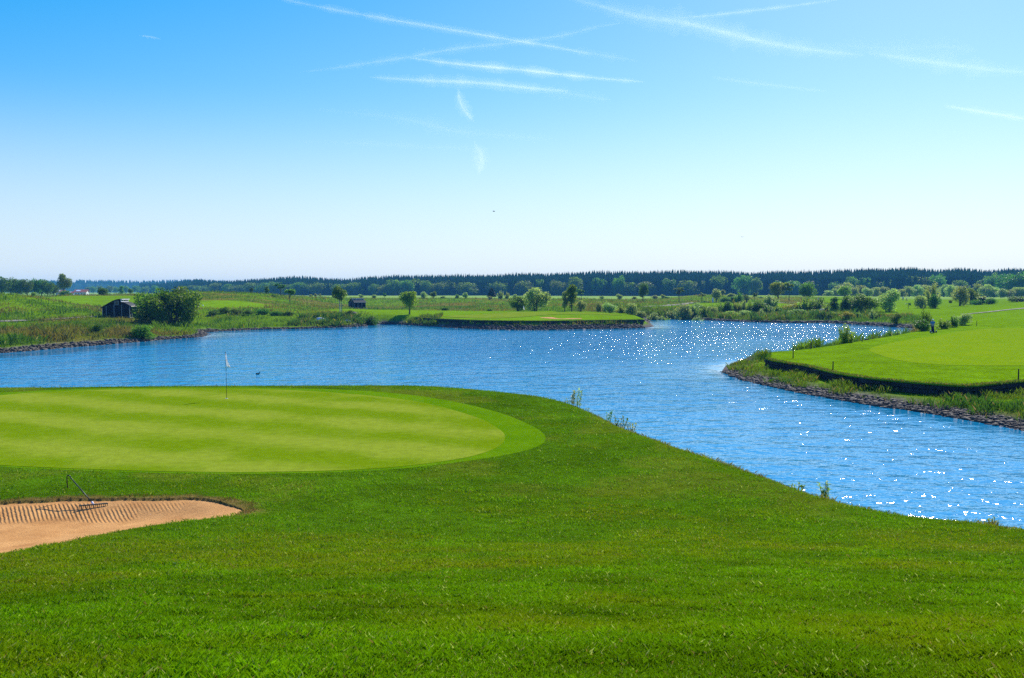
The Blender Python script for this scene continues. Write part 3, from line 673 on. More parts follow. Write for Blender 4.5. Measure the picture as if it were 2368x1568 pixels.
shore_weeds((24, 82, 196, 250), 120000, 1.7, lambda x, y, d: (d > .8) & (d < 36) & (MOWN(x, y) < .3), .02, 'pale tangled weeds between the shrubs of the far shore')
def lip_grass(L, z, n):
    a = np.array(L); e = np.diff(a, axis=0); ln = np.hypot(e[:, 0], e[:, 1]); i = rng.choice(len(e), n, p=ln / ln.sum()); nrm = np.c_[e[:, 1], -e[:, 0]] / ln[:, None]
    p = a[i] + e[i] * rng.random(n)[:, None] + nrm[i] * rng.uniform(-.4, .05, n)[:, None]
    col = pick([(.11, .19, .01), (.22, .17, .06), (.07, .13, .01)], (5, 3, 2), n) * (.6 + .8 * rng.random((n, 1)))
    blades('turf_edge_grass', p[:, 0], p[:, 1], np.full(n, z - .06), .1 + .12 * rng.random(n), np.full(n, .03 + .0003 * p[:, 1].mean()), .3 + .8 * rng.random(n), col, M['weed'], 'ragged turf edge along the top of a stone wall')
def turf_strip(L, z):
    a = np.array(smoothline(L, 3)); t = np.gradient(a, axis=0); t /= np.linalg.norm(t, axis=1)[:, None]; nrm = np.c_[t[:, 1], -t[:, 0]]; V, F = [], []
    for k in range(len(a)):
        for o_, dz in ((.06, -.06), (.03, .02), (-.25, .03), (-.7, .02), (-.9, -.08)): q = a[k] + nrm[k] * o_; V.append((q[0], q[1], z + dz))
        if k: b = 5 * k; F += [(b - 5 + i, b + i, b + 1 + i, b - 4 + i) for i in range(4)]
    n = len(V); tag(link('lawn_edge', npmesh('lawn_edge', np.array(V), np.array(F), np.full((n, 3), (.13, .22, .006)), True), M['ground']), kind='structure')
turf_strip(PROMW, ZP); turf_strip(ISLW, ZI)
lip_grass(PROMW, ZP, 9000); lip_grass(ISLW, ZI, 4000)

# ------------------------------------------------------------------ trees, shrubs, bushes
def leafmesh(name, lobes, n, size, seed, shell=.5, flat=0.0, zmin=None):
    g = np.random.default_rng(seed); L = np.array(lobes, float); p = L[:, 3] ** 2 * L[:, 4]; i = g.choice(len(L), n, p=p / p.sum())
    d = g.normal(size=(n, 3)); d /= np.linalg.norm(d, axis=1)[:, None]
    rr = shell + (1 - shell) * g.random(n) ** .6; rr = rr * (1 + .22 * g.random(n) ** 4 * np.sign(g.random(n) - .3))
    c = L[i, :3] + d * (L[i, 3:5][:, [0, 0, 1]]) * rr[:, None]
    if zmin is not None: c[:, 2] = np.maximum(c[:, 2], zmin + .02 * g.random(n))
    nn = d * .6 + g.normal(size=(n, 3)) * .8; nn[:, 2] += .3; nn /= np.linalg.norm(nn, axis=1)[:, None]
    t = np.cross(nn, g.normal(size=(n, 3))); t /= np.linalg.norm(t, axis=1)[:, None]; b = np.cross(nn, t)
    s = (size * (.6 + .8 * g.random(n)))[:, None]
    V = np.stack([c - t * s * .55, c + b * s * .32 + nn * s * .08, c + t * s * .55 - nn * s * .12, c - b * s * .32 + nn * s * .08], 1).reshape(-1, 3)
    F = np.arange(4 * n).reshape(n, 4)
    tone = (g.uniform(.8, 1.2, len(L))[i] * g.uniform(.7, 1.3, n))[:, None] * np.array((1, 1, 1)) * np.c_[g.uniform(.85, 1.2, n), np.ones(n), g.uniform(.7, 1.2, n)]
    return npmesh(name, V, F, np.repeat(tone, 4, axis=0))
def lobes_in(c, rad, n, r, seed, stretch=1.0, lift=0.0):
    g = np.random.default_rng(seed); o = []
    for k in range(n):
        d = g.normal(size=3); d /= np.linalg.norm(d); d[2] = d[2] + lift; q = (k + .5) / n
        m = .35 + .65 * q ** .5 if k > 1 else .2
        rr = r * g.uniform(.65, 1.25)
        o.append((c[0] + d[0] * rad[0] * m, c[1] + d[1] * rad[1] * m, c[2] + d[2] * rad[2] * m, rr, rr * stretch))
    return o
def trunkmesh(base_r, top, limbs, seed, bend=.03, stems=1):
    g = random.Random(seed); mb = MB()
    for s_ in range(stems):
        ox, oy = (0, 0) if stems == 1 else (g.uniform(-.06, .06), g.uniform(-.06, .06)); lean = (g.uniform(-1, 1) * bend, g.uniform(-1, 1) * bend)
        if stems > 1: lean = (lean[0] + ox * 1.5, lean[1] + oy * 1.5)
        P = [(ox + lean[0] * t + g.uniform(-.004, .004), oy + lean[1] * t + g.uniform(-.004, .004), -.03 + (top + .03) * t) for t in (0, .08, .3, .55, .8, 1)]
        mb.tube(P, [base_r * 1.5, base_r * 1.1, base_r * .9, base_r * .75, base_r * .55, base_r * .25], 7)
        for q in limbs[s_::stems]:
            t = g.uniform(.45, .9); i = min(int(t * 5), 4); a = Vector(P[i]).lerp(Vector(P[i + 1]), t * 5 - i) if i < 5 else Vector(P[5])
            e = Vector(q[:3]); mid = a.lerp(e, .5) + Vector((0, 0, .02)); mb.tube([a, mid, e], [base_r * .45, base_r * .28, base_r * .1], 5, False)
    return mb.mesh('trunk')
PROTO = {}
def proto(key, lob, n, size, seed, trunk_r, trunk_top, bark, w0, shell=.5, stems=1, zmin=None, nl=9):
    cr = leafmesh('crown', lob, n, size, seed, shell, 0, zmin); tr = trunkmesh(trunk_r, trunk_top, sorted(lob, key=lambda q: -q[3])[:nl], seed, .03, stems)
    tr.materials.append(M[bark]); cr.materials.append(M['leaf_mid']); PROTO[key] = (cr, tr, w0)
for v in range(3):
    proto(f'oak{v}', lobes_in((0, 0, .6), (.30, .30, .30), 20, .16, 11 + v), 3200, .05, 1 + v, .03, .55, 'bark', .84)
    proto(f'wood{v}', lobes_in((0, 0, .50), (.33, .33, .36), 26, .17, 411 + v), 3400, .05, 421 + v, .03, .5, 'bark', .96, .45, 1, .02)
    proto(f'bush{v}', lobes_in((0, 0, .42), (.34, .34, .36), 22, .19, 31 + v), 3400, .055, 21 + v, .02, .5, 'bark', 1.0, .45, 4, .02)
    proto(f'young{v}', lobes_in((0, 0, .72), (.15, .15, .18), 11, .10, 51 + v), 1100, .055, 41 + v, .014, .72, 'bark', .5, .35)
    proto(f'tall{v}', lobes_in((0, 0, .55), (.11, .11, .40), 22, .10, 71 + v, 1.2), 2300, .042, 61 + v, .018, .75, 'bark', .46, .4)
    # willow: many upright leafy sprays fanning out of the ground
    g = np.random.default_rng(90 + v); L = []
    for k in range(30):
        q = g.uniform(0, 6.28); ro = g.uniform(.03, .36); hh = (1 - .9 * (ro / .5) ** 1.7) * g.uniform(.6, 1.02)
        for t in (.3, .55, .78, .95): L.append((ro * (.35 + .75 * t) * math.cos(q), ro * (.35 + .75 * t) * math.sin(q), hh * t, .075 * (1.25 - .7 * t), .13))
    proto(f'willow{v}', L, 3200, .048, 81 + v, .009, .6, 'bark', .9, .2, 6, .01, 14)
    proto(f'low{v}', lobes_in((0, 0, .36), (.75, .55, .28), 26, .26, 101 + v, .9), 2600, .085, 111 + v, .03, .4, 'bark', 1.9, .5, 4, .02)
    proto(f'thin{v}', lobes_in((0, 0, .70), (.20, .20, .22), 12, .085, 121 + v, .7), 800, .05, 131 + v, .014, .8, 'bark', .52, .2)
proto('bush9', lobes_in((0, 0, .43), (.42, .42, .40), 26, .165, 337, 1.0), 7000, .042, 321, .02, .5, 'bark', .98, .35, 4, .02, 14)
L = []
for k in range(9):
    z = .22 + .085 * k; r_ = .20 * (1 - (k / 9.6) ** 1.2) + .03
    for j in range(6): q = j * 1.05 + k; L.append((r_ * .62 * math.cos(q), r_ * .62 * math.sin(q), z, r_ * .5, .05))
proto('pine0', L, 2400, .05, 5, .022, .9, 'bark', .5, .3)
proto('birch0', lobes_in((0, 0, .70), (.19, .19, .25), 16, .12, 141), 1900, .05, 142, .013, .8, 'bark_pale', .62, .4, 3)
NAMES = {'wood': ('tree', 'tree'), 'oak': ('tree', 'tree'), 'bush': ('bush', 'bush'), 'young': ('young_tree', 'tree'), 'tall': ('tree', 'tree'), 'willow': ('willow_shrub', 'shrub'), 'low': ('low_bush', 'bush'), 'thin': ('young_tree', 'tree'), 'pine': ('pine_tree', 'tree'), 'birch': ('birch_tree', 'tree')}
_cnt = {}
def plant(key, leaf, px, Y, h, wd, label, group=None, zoff=0.0):
    k = ''.join(c for c in key if not c.isdigit())
    if key == k: _cnt[k] = _cnt.get(k, -1) + 1; key = k + str(_cnt[k] % (3 if k not in ('pine', 'birch') else 1))
    cr, tr, w0 = PROTO[key]; x = (px - 1184) / FPX * Y * 1.0; z = HZ(x, Y)
    hm, wm = h / FPX * Y * 1.1, wd / FPX * Y / w0 * 1.14
    nm, cat = NAMES[k]; o = empty(nm, (x, Y, z + zoff), random.uniform(0, 6.28), label=label, cat=cat, group=group); o.scale = (wm, wm, hm)
    for me, mat, n_ in ((cr, 'leaf_' + leaf if leaf != 'needle' else leaf, 'crown'), (tr, None, 'trunk')):
        c = bpy.data.objects.new(n_, me); C.objects.link(c); c.parent = o
        if mat: c.material_slots[0].link = 'OBJECT'; c.material_slots[0].material = M[mat]
    return o
ORD = ['first', 'second', 'third', 'fourth', 'fifth', 'sixth', 'seventh', 'eighth', 'ninth', 'tenth', 'eleventh', 'twelfth', 'thirteenth', 'fourteenth', 'fifteenth', 'sixteenth', 'seventeenth', 'eighteenth', 'nineteenth', 'twentieth']
def row_of(key, leaf, items, what, group):
    """items (px, Y, h, w) in order from the left"""
    items = sorted(items)
    for i, it in enumerate(items): plant(it[4] if len(it) > 4 else key, it[5] if len(it) > 5 else leaf, *it[:4], f'{ORD[i]} from the left of the {what}', group)
# --- far left
row_of('wood', 'dark', [(-60, 470, 44, 40), (-22, 450, 46, 44), (6, 440, 46, 42), (26, 455, 44, 36), (48, 450, 38, 34), (64, 440, 40, 34), (82, 450, 41, 36), (98, 455, 38, 32), (112, 445, 36, 34), (126, 450, 30, 26)],
       'dark wood trees at the far left', 'trees of the dark wood at the far left')
plant('oak1', 'mid', 149, 420, 46, 30, 'lone round bright green tree beside the dark wood')
plant('bush', 'mid', 152, 415, 13, 30, 'low green bush at the foot of the lone round tree')
plant('bush', 'yellow', 78, 335, 11, 13, 'small yellow green bush below the dark wood')
plant('low', 'mid', 38, 330, 9, 22, 'low spreading bush on the slope left of the small yellow green bush')
plant('bush0', 'dark', 239, 305, 19, 27, 'dark dome shaped bush alone on the grassy ridge')
plant('tall', 'mid', 282, 620, 21, 15, 'slim pale tree far behind the shelter with the arched roof')
plant('tall', 'mid', 303, 470, 17, 13, 'small upright tree between the slim pale tree and the big dark bush')
plant('low', 'dark', 315, 420, 5, 14, 'tiny dark bush on the ridge left of the big dark bush')
plant('bush9', 'bush', 404, 148, 103, 106, 'big dark green bush beside the shelter with the arched roof', None, -.5)
plant('bush9', 'bush', 360, 150.5, 100, 84, 'left hand shoulder of dark leaves next to the big dark bush', None, -.9)
plant('bush', 'dark', 222, 117, 29, 34, 'small dark bush on the stones of the left shore')
plant('bush', 'mid', 329, 121, 34, 52, 'wide green bush hanging over the stones of the left shore')
row_of('low', 'dark', [(495, 187, 13, 34), (520, 190, 16, 32), (548, 189, 15, 36), (575, 187, 13, 30), (607, 188, 15, 36), (640, 187, 12, 34), (668, 187, 11, 28), (742, 182, 9, 24)], 'low dark bushes along the left bank', 'low bushes along the left bank')
# --- centre left
plant('thin', 'dark', 650, 300, 31, 30, 'small dark tree with a bare trunk standing against the forest')
plant('young', 'mid', 671, 255, 34, 28, 'young round headed tree with a pale trunk on the meadow slope')
plant('tall', 'dark', 582, 300, 12, 11, 'left of two small cone shaped bushes on the meadow ridge')
plant('tall', 'mid', 617, 298, 17, 15, 'right and taller of two small cone shaped bushes on the meadow ridge')
plant('low', 'dark', 633, 281, 6, 14, 'dark shrub lying low on the middle of the meadow hill')
plant('birch', 'mid', 787, 190, 58, 35, 'birch with three pale stems left of the small open shelter')
plant('bush', 'dark', 863, 180, 28, 40, 'dark round bush at the mouth of the small inlet')
plant('willow', 'yellow', 832, 181, 24, 30, 'pale loose shrub left of the dark bush at the inlet')
plant('bush', 'mid', 807, 184, 15, 20, 'small shrub on the bank below the birch')
row_of('bush', 'pale', [(731, 430, 8, 8), (719, 440, 6, 9), (740, 445, 7, 7, 'oak'), (836, 425, 9, 14), (866, 420, 9, 13), (890, 425, 11, 9, 'oak', 'dark')], 'small field bushes behind the open shelter', 'small bushes in the pale field')
plant('oak0', 'yellow', 947, 190, 49, 46, 'yellow green tree with a low crown at the left end of the far green')
row_of('tall', 'mid', [(982, 400, 17, 19, 'bush', 'pale'), (1003, 398, 18, 17), (1024, 405, 6, 12, 'bush', 'mid'), (1057, 400, 11, 10, 'bush', 'mid'), (1076, 398, 15, 13, 'bush', 'pale')], 'small meadow trees left of the dark pine', 'small trees on the meadow edge')
plant('pine', 'needle', 1137, 400, 23, 21, 'dark pine standing alone in front of the forest')
plant('bush', 'pale', 1134, 375, 9, 11, 'little pale bush in front of the dark pine')
plant('willow', 'pale', 1158, 390, 19, 20, 'left of two pale willows right of the dark pine')
plant('willow', 'pale', 1173, 392, 16, 16, 'right of two pale willows right of the dark pine')
plant('bush', 'pale', 1191, 400, 12, 12, 'pale round bush peeping over the left shoulder of the grey green bush')
plant('bush2', 'pale', 1241, 214, 58, 58, 'big rounded grey green bush behind the far green')
plant('bush', 'mid', 1199, 216, 36, 44, 'lower green bush left of the big grey green bush')
plant('low', 'dark', 1029, 226, 9, 22, 'small dark bush at the back of the far green')
plant('low', 'mid', 1132, 225, 8, 16, 'small green tuft of bush behind the middle of the far green')
plant('tall', 'mid', 1322, 213, 57, 30, 'tall loose tree right of the big grey green bush')
plant('tall', 'pale', 1306, 214, 44, 24, 'shorter pale tree left of the tall loose tree')
plant('bush', 'pale', 1344, 214, 28, 24, 'small pale bush right of the tall loose tree')
plant('thin', 'mid', 1344, 330, 28, 22, 'thin young tree behind the tall loose tree')
plant('willow', 'pale', 1383, 212, 28, 22, 'left willow of the pair at the right end of the far green')
plant('willow', 'pale', 1401, 212, 27, 26, 'right willow of the pair at the right end of the far green')
plant('bush', 'pale', 1461, 206, 30, 33, 'round grey bush near the tip of the far green')
row_of('bush', 'pale', [(1392, 420, 9, 12), (1433, 415, 14, 17), (1467, 420, 8, 14), (1512, 418, 9, 18), (1533, 415, 10, 12), (1542, 412, 5, 13, 'low', 'dark')], 'round grey bushes in the field', 'round grey bushes in the field')
plant('oak', 'dark', 1486, 330, 41, 23, 'dark young tree on a straight trunk left of the gravel path bend', None)
plant('thin', 'dark', 1570, 330, 34, 26, 'sparse flat topped young tree above the gravel path')
plant('thin', 'mid', 1623, 345, 19, 21, 'small green tree on the hillock left of the pale blue post')
plant('tall', 'pale', 1656, 328, 33, 25, 'grey green tree right beside the pale blue post')
plant('tall', 'pale', 1671, 400, 14, 14, 'silvery bush top behind the grey green tree')
plant('low', 'pale', 1691, 400, 10, 21, 'pale dome of bush behind the dark yews')
plant('low', 'dark', 1676, 330, 14, 30, 'left and darkest of the yew bushes on the hillock')
plant('bush', 'dark', 1696, 331, 15, 22, 'middle yew bush on the hillock')
plant('bush', 'dark', 1725, 332, 19, 24, 'right hand round yew bush on the hillock')
plant('willow', 'mid', 1708, 324, 26, 25, 'spreading light green shrub between the yew bushes')
plant('low', 'dark', 1630, 324, 6, 24, 'low dark bush beside the path left of the pale blue post')
plant('young', 'mid', 1745, 350, 19, 12, 'small slim tree right of the yew bushes')
row_of('low', 'pale', [(1758, 400, 6, 16), (1772, 402, 6, 15)], 'two low pale bushes right of the slim tree', 'two low pale bushes')
plant('oak', 'yellow', 1798, 350, 40, 40, 'broad yellow green tree right of the yew bushes')
plant('thin', 'yellow', 1824, 350, 45, 30, 'thin open yellow green tree right of the broad yellow green one')
plant('oak2', 'mid', 1866, 332, 44, 38, 'dense dark green round tree behind the distant golfer in blue and white')
# --- willow belt on the far shore
BELT = [(1412, 207, 18, 24), (1436, 212, 14, 22), (1512, 214, 18, 32), (1480, 212, 12, 22), (1536, 212, 19, 25), (1554, 221, 19, 22), (1580, 216, 34, 28), (1572, 211, 14, 24), (1603, 219, 20, 24), (1617, 226, 22, 17), (1631, 219, 19, 24), (1614, 212, 14, 22),
        (1646, 226, 17, 24), (1666, 232, 20, 24), (1679, 222, 27, 21, 'bush', 'dark'), (1688, 213, 13, 27, 'bush', 'yellow'), (1699, 230, 24, 24), (1718, 230, 25, 26), (1722, 214, 14, 20), (1736, 228, 25, 26), (1742, 213, 15, 22)]
BELT = [(b[0], b[1], b[2] * 1.35, b[3] * 1.5, *b[4:]) for b in BELT]
row_of('willow', 'mid', [b if len(b) > 4 else (*b, 'willow' if i % 3 else 'bush', ('pale', 'yellow', 'pale')[i % 3]) for i, b in enumerate(BELT)][:20], 'far shore shrubs below the gravel path', 'shrubs of the far shore belt')
BELT2 = [(1758, 226, 26, 32, 'bush', 'dark'), (1760, 213, 16, 18, 'willow', 'pale'), (1776, 221, 21, 28, 'willow', 'mid'), (1780, 262, 24, 36, 'willow', 'pale'), (1798, 222, 20, 26, 'willow', 'mid'), (1812, 232, 21, 40, 'low', 'rust'), (1830, 211, 13, 20, 'bush', 'pale'),
         (1840, 232, 22, 42, 'low', 'rust'), (1849, 210, 16, 32, 'bush', 'mid'), (1864, 228, 29, 36, 'willow', 'yellow'), (1884, 207, 15, 28, 'bush', 'yellow'), (1895, 226, 28, 42, 'willow', 'mid'), (1912, 214, 22, 26, 'willow', 'yellow')]
BELT2 = [(b[0], b[1], b[2] * 1.25, b[3] * 1.4, *b[4:]) for b in BELT2]
row_of('willow', 'mid', BELT2, 'shrubs just left of the culvert', 'shrubs left of the culvert')
plant('tall0', 'dark', 1928, 214, 39, 26, 'narrow dark green bush just right of the culvert')
plant('low', 'rust', 1959, 192, 20, 38, 'wide reddish green bush on the shore right of the culvert')
plant('bush', 'yellow', 1928, 200, 15, 27, 'yellowish bush at the water right of the plank deck')
plant('bush', 'mid', 1984, 194, 14, 17, 'small bush right of the wide reddish green bush')
plant('bush9', 'mid', 1994, 216, 50, 70, 'wide bright green tree left of the blue bin')
plant('bush', 'dark', 1960, 218, 40, 32, 'darker bush at the left foot of the wide bright green tree')
plant('bush2', 'pale', 2053, 224, 55, 50, 'tall grey green bush right of the blue bin')
plant('willow', 'pale', 2018, 187, 22, 25, 'pale leafed shrub on the bank below the blue bin')
plant('bush', 'mid', 2070, 172, 26, 27, 'green shrub at the head of the side channel')
plant('bush', 'pale', 2128, 252, 32, 32, 'neat grey green round bush on the lawn edge')
plant('willow2', 'pale', 2156, 258, 58, 52, 'tall pale willow on the lawn right of the round bush')
plant('bush', 'dark', 2163, 250, 34, 27, 'dark green bush in front of the tall pale willow')
plant('bush1', 'pale', 2220, 285, 48, 36, 'upright grey green tree on the right lawn')
plant('bush', 'mid', 2244, 310, 39, 34, 'green tree behind the upright grey green one')
plant('young', 'yellow', 2272, 300, 20, 27, 'bright green little tree rising out of the dark hedge')
plant('low', 'dark', 2258, 299, 15, 34, 'left half of the dark clipped hedge on the right lawn')
plant('low', 'dark', 2286, 298, 16, 40, 'right half of the dark clipped hedge on the right lawn')
plant('low', 'dark', 2352, 300, 15, 52, 'dark low hedge at the right edge of the photo')
plant('thin', 'mid', 2100, 245, 14, 15, 'small thorny bush on the lawn left of the round bush')
plant('bush', 'yellow', 2197, 330, 9, 10, 'tiny bush on the lawn between the pale willow and the grey green tree')
plant('oak', 'yellow', 1953, 380, 28, 32, 'spreading yellow green tree above the narrow dark bush')
# --- bushes round the right headland
plant('willow1', 'yellow', 1957, 98.7, 51, 52, 'light green bush leaning over the back edge of the headland lawn', None, -.4)
plant('willow', 'yellow', 1944, 100.4, 34, 30, 'lower light green bush touching the left of the headland bush', None, -.5)
plant('willow', 'yellow', 2055, 118.3, 19, 30, 'left part of the low willow at the back of the headland', None, -.3)
plant('willow', 'pale', 2076, 120.4, 17, 26, 'right part of the low willow at the back of the headland', None, -.3)
plant('willow', 'yellow', 2104, 125.9, 9, 22, 'low tuft of willow left of the bush behind the golfer', None, -.3)
plant('willow0', 'mid', 2139, 129.1, 49, 36, 'tall green bush just behind the golfer with the trolley')
plant('bush', 'dark', 2136, 125.9, 27, 44, 'dark bush at the left of the golfer with the trolley')
plant('willow', 'yellow', 2180, 129.1, 23, 42, 'low yellow green bush right of the golfer with the trolley')
plant('willow', 'mid', 2206, 132.4, 26, 34, 'second low bush right of the golfer with the trolley')
plant('bush', 'pale', 2228, 136.7, 29, 40, 'rounded grey green bush at the end of the row behind the golfer')
# --- pale willow scrub before the forest on the right
row_of('bush', 'pale', [(1915, 500, 14, 24), (1932, 520, 18, 24), (1950, 560, 34, 40), (1975, 545, 22, 26), (1991, 560, 27, 34), (2007, 520, 22, 28), (2024, 530, 24, 26), (2040, 545, 24, 28), (2060, 520, 20, 26), (2084, 530, 20, 26), (2101, 545, 26, 28), (2119, 550, 30, 30), (2140, 560, 30, 30)],
       'pale willows in the scrub before the forest', 'pale willows before the forest')
row_of('bush', 'pale', [(2181, 560, 30, 30), (2198, 540, 30, 28), (2214, 560, 28, 30), (2262, 540, 32, 30), (2280, 520, 32, 32), (2297, 520, 26, 30), (2313, 500, 22, 28), (2331, 500, 20, 28), (2350, 520, 26, 28), (2368, 520, 24, 30), (2390, 520, 26, 30)],
       'far willows right of the tall pale willow', 'pale willows at the right before the forest')
row_of('wood', 'dark', [(2320, 640, 52, 50), (2350, 620, 56, 60), (2390, 630, 54, 60), (2295, 700, 44, 40)], 'dark oaks at the right edge of the forest', 'dark oaks at the right')
# --- bluish trees far off on the left
row_of('wood', 'mid', [(205, 1300, 15, 14), (218, 1250, 17, 16), (232, 1300, 17, 18), (256, 1250, 18, 18), (270, 1300, 16, 18), (293, 1280, 17, 18), (318, 1250, 18, 20), (338, 1250, 17, 18), (360, 1250, 18, 18)], 'hazy trees under the distant blue ridge', 'hazy trees on the plain')

# --- lighter broadleaved trees along the forest front, and the forest itself
TOPL = np.array([(330, 655), (400, 652), (440, 647), (462, 645), (502, 648.5), (542, 647), (603, 643), (640, 639.5), (677, 636.5), (720, 638), (763, 641), (803, 643.5), (843, 637), (923, 632.5), (1000, 632), (1125, 633.5), (1225, 628.5), (1325, 626.5), (1385, 622.5), (1492, 624.5), (1608, 620.5), (1728, 624.5), (1848, 621.5), (2069, 616.5), (2287, 618.5), (2368, 616), (2600, 612)])
FRONT = np.array([(330, 1500), (400, 1300), (462, 1080), (600, 960), (700, 880), (925, 820), (1300, 800), (1900, 760), (2100, 720), (2600, 700)])
def ftop(px): return np.interp(px, TOPL[:, 0], TOPL[:, 1])
def fdist(px): return np.interp(px, FRONT[:, 0], FRONT[:, 1])
ff = []
for px in np.r_[np.arange(455, 1000, 27), np.arange(1000, 2360, 42)]:
    q = px + random.uniform(-12, 12); Y = fdist(q) + random.uniform(-6, 10); base = 676 + 2.9 / Y * FPX
    ff.append((q, Y, (base - ftop(q)) * random.uniform(.5, .8), random.uniform(30, 52)))
for g0, (a, b, wh) in enumerate(((0, 18, 'left'), (18, 36, 'middle'), (36, 60, 'right'))):
    row_of('wood', 'mid', ff[a:b], f'broadleaf trees edging the {wh} of the forest', f'broadleaf trees edging the {wh} part of the forest')
def forest():
    n = 0; P = []
    for k in range(11):
        px = np.arange(325, 2560, 3.7) + rng.uniform(-1.8, 1.8, len(np.arange(325, 2560, 3.7))); Y = fdist(px) + 8 + 12 * k + rng.uniform(-5, 5, len(px))
        base = 676 + 2.9 / Y * FPX; full = (base - ftop(px)) / FPX * Y
        P.append(np.c_[(px - 1184) / FPX * Y, Y, full * (.72 + .026 * k) * rng.uniform(.96, 1.02, len(px)) * (.95 + .1 * fbm(px * 1.0, px * 0 + k, 60, 2)) + (rng.random(len(px)) < .02) * full * .04])
    P = np.concatenate(P); n = len(P); z0 = H(P[:, 0], P[:, 1]); T = 6; K = 7
    ang = np.arange(K) * 2 * np.pi / K; Vs, Fs, Cs = [], [], []
    tone = rng.uniform(.6, 1.3, n); pinky = rng.random(n) < .25
    wd = np.maximum(P[:, 2], 16) * rng.uniform(.13, .22, n)
    for t in range(T):
        zb = .02 + .80 * t / T; zt = min(1.0, zb + .34); rr = wd * (1 - t / (T + 1.1)) ** .8
        q = rng.uniform(0, 6.28, (n, 1)) + ang[None]; jr = rng.uniform(.55, 1.25, (n, K))
        X = P[:, :1] + np.cos(q) * rr[:, None] * jr; Y = P[:, 1:2] + np.sin(q) * rr[:, None] * jr; Z = z0[:, None] + P[:, 2:3] * (zb + rng.uniform(-.03, .03, (n, K)))
        ring = np.stack([X, Y, Z], -1); apex = np.c_[P[:, 0], P[:, 1], z0 + P[:, 2] * zt][:, None]
        V = np.concatenate([ring, apex], 1); b = (len(Vs) * n * (K + 1)) + np.arange(n)[:, None, None] * (K + 1)
        j = np.arange(K); f = np.stack([j, (j + 1) % K, np.full(K, K)], -1)[None] + b
        Vs.append(V.reshape(-1, 3)); Fs.append(f.reshape(-1, 3)); c = np.repeat((tone * (1 + .1 * rng.normal(size=n)))[:, None], K + 1, 1).reshape(-1); Cs.append(c)
    c = np.concatenate(Cs); col = np.c_[c, c, c]
    o = link('forest', npmesh('forest', np.concatenate(Vs), np.concatenate(Fs), col), M['forest'])
    tag(o, 'long dark spruce forest across the horizon', None, None, 'stuff')
    # distant wooded ridge
    xs = np.linspace(-2600, -300, 420); ys = np.linspace(2450, 2900, 14); X, Y = np.meshgrid(xs, ys); s = X.shape
    px = 1184 + X / Y * FPX; prof = np.interp(px, [-400, 0, 60, 160, 240, 330, 420, 520, 640], [14, 20, 24, 28, 27, 25, 29, 26, 4])
    Z = 4 + prof * sstep(2450, 2600, Y) * sstep(3000, 2750, Y) ; Zf = Z.ravel()
    i = np.arange(s[0] - 1)[:, None] * s[1]; j = np.arange(s[1] - 1); F = np.stack([i + j, i + j + 1, i + s[1] + j + 1, i + s[1] + j], -1).reshape(-1, 4)
    tag(link('hills', npmesh('hills', np.c_[X.ravel(), Y.ravel(), Zf], F, np.full((X.size, 3), (.03, .06, .02)), True), M['ground']), kind='structure')
    m = 2600; x = rng.uniform(-2500, -400, m); y = rng.uniform(2460, 2700, m); p = 1184 + x / y * FPX
    zz = 4 + np.interp(p, [-400, 0, 60, 160, 240, 330, 420, 520, 640], [14, 20, 24, 28, 27, 25, 29, 26, 4]) * sstep(2450, 2600, y); hh = rng.uniform(9, 14, m); rr = rng.uniform(3, 5, m)
    ring = np.stack([x[:, None] + np.cos(ang) * rr[:, None], y[:, None] + np.sin(ang) * rr[:, None], np.repeat(zz[:, None] - 1, K, 1)], -1); V = np.concatenate([ring, np.c_[x, y, zz + hh][:, None]], 1)
    f = np.stack([j[:K] if False else np.arange(K), (np.arange(K) + 1) % K, np.full(K, K)], -1)[None] + np.arange(m)[:, None, None] * (K + 1)
    tag(link('ridge_forest', npmesh('ridge_forest', V.reshape(-1, 3), f.reshape(-1, 3), np.repeat(rng.uniform(.7, 1.3, (m, 1)) * np.ones((1, 3)), K + 1, 0)), M['forest']), 'blue hazy wooded ridge far off at the left', None, None, 'stuff')
forest()

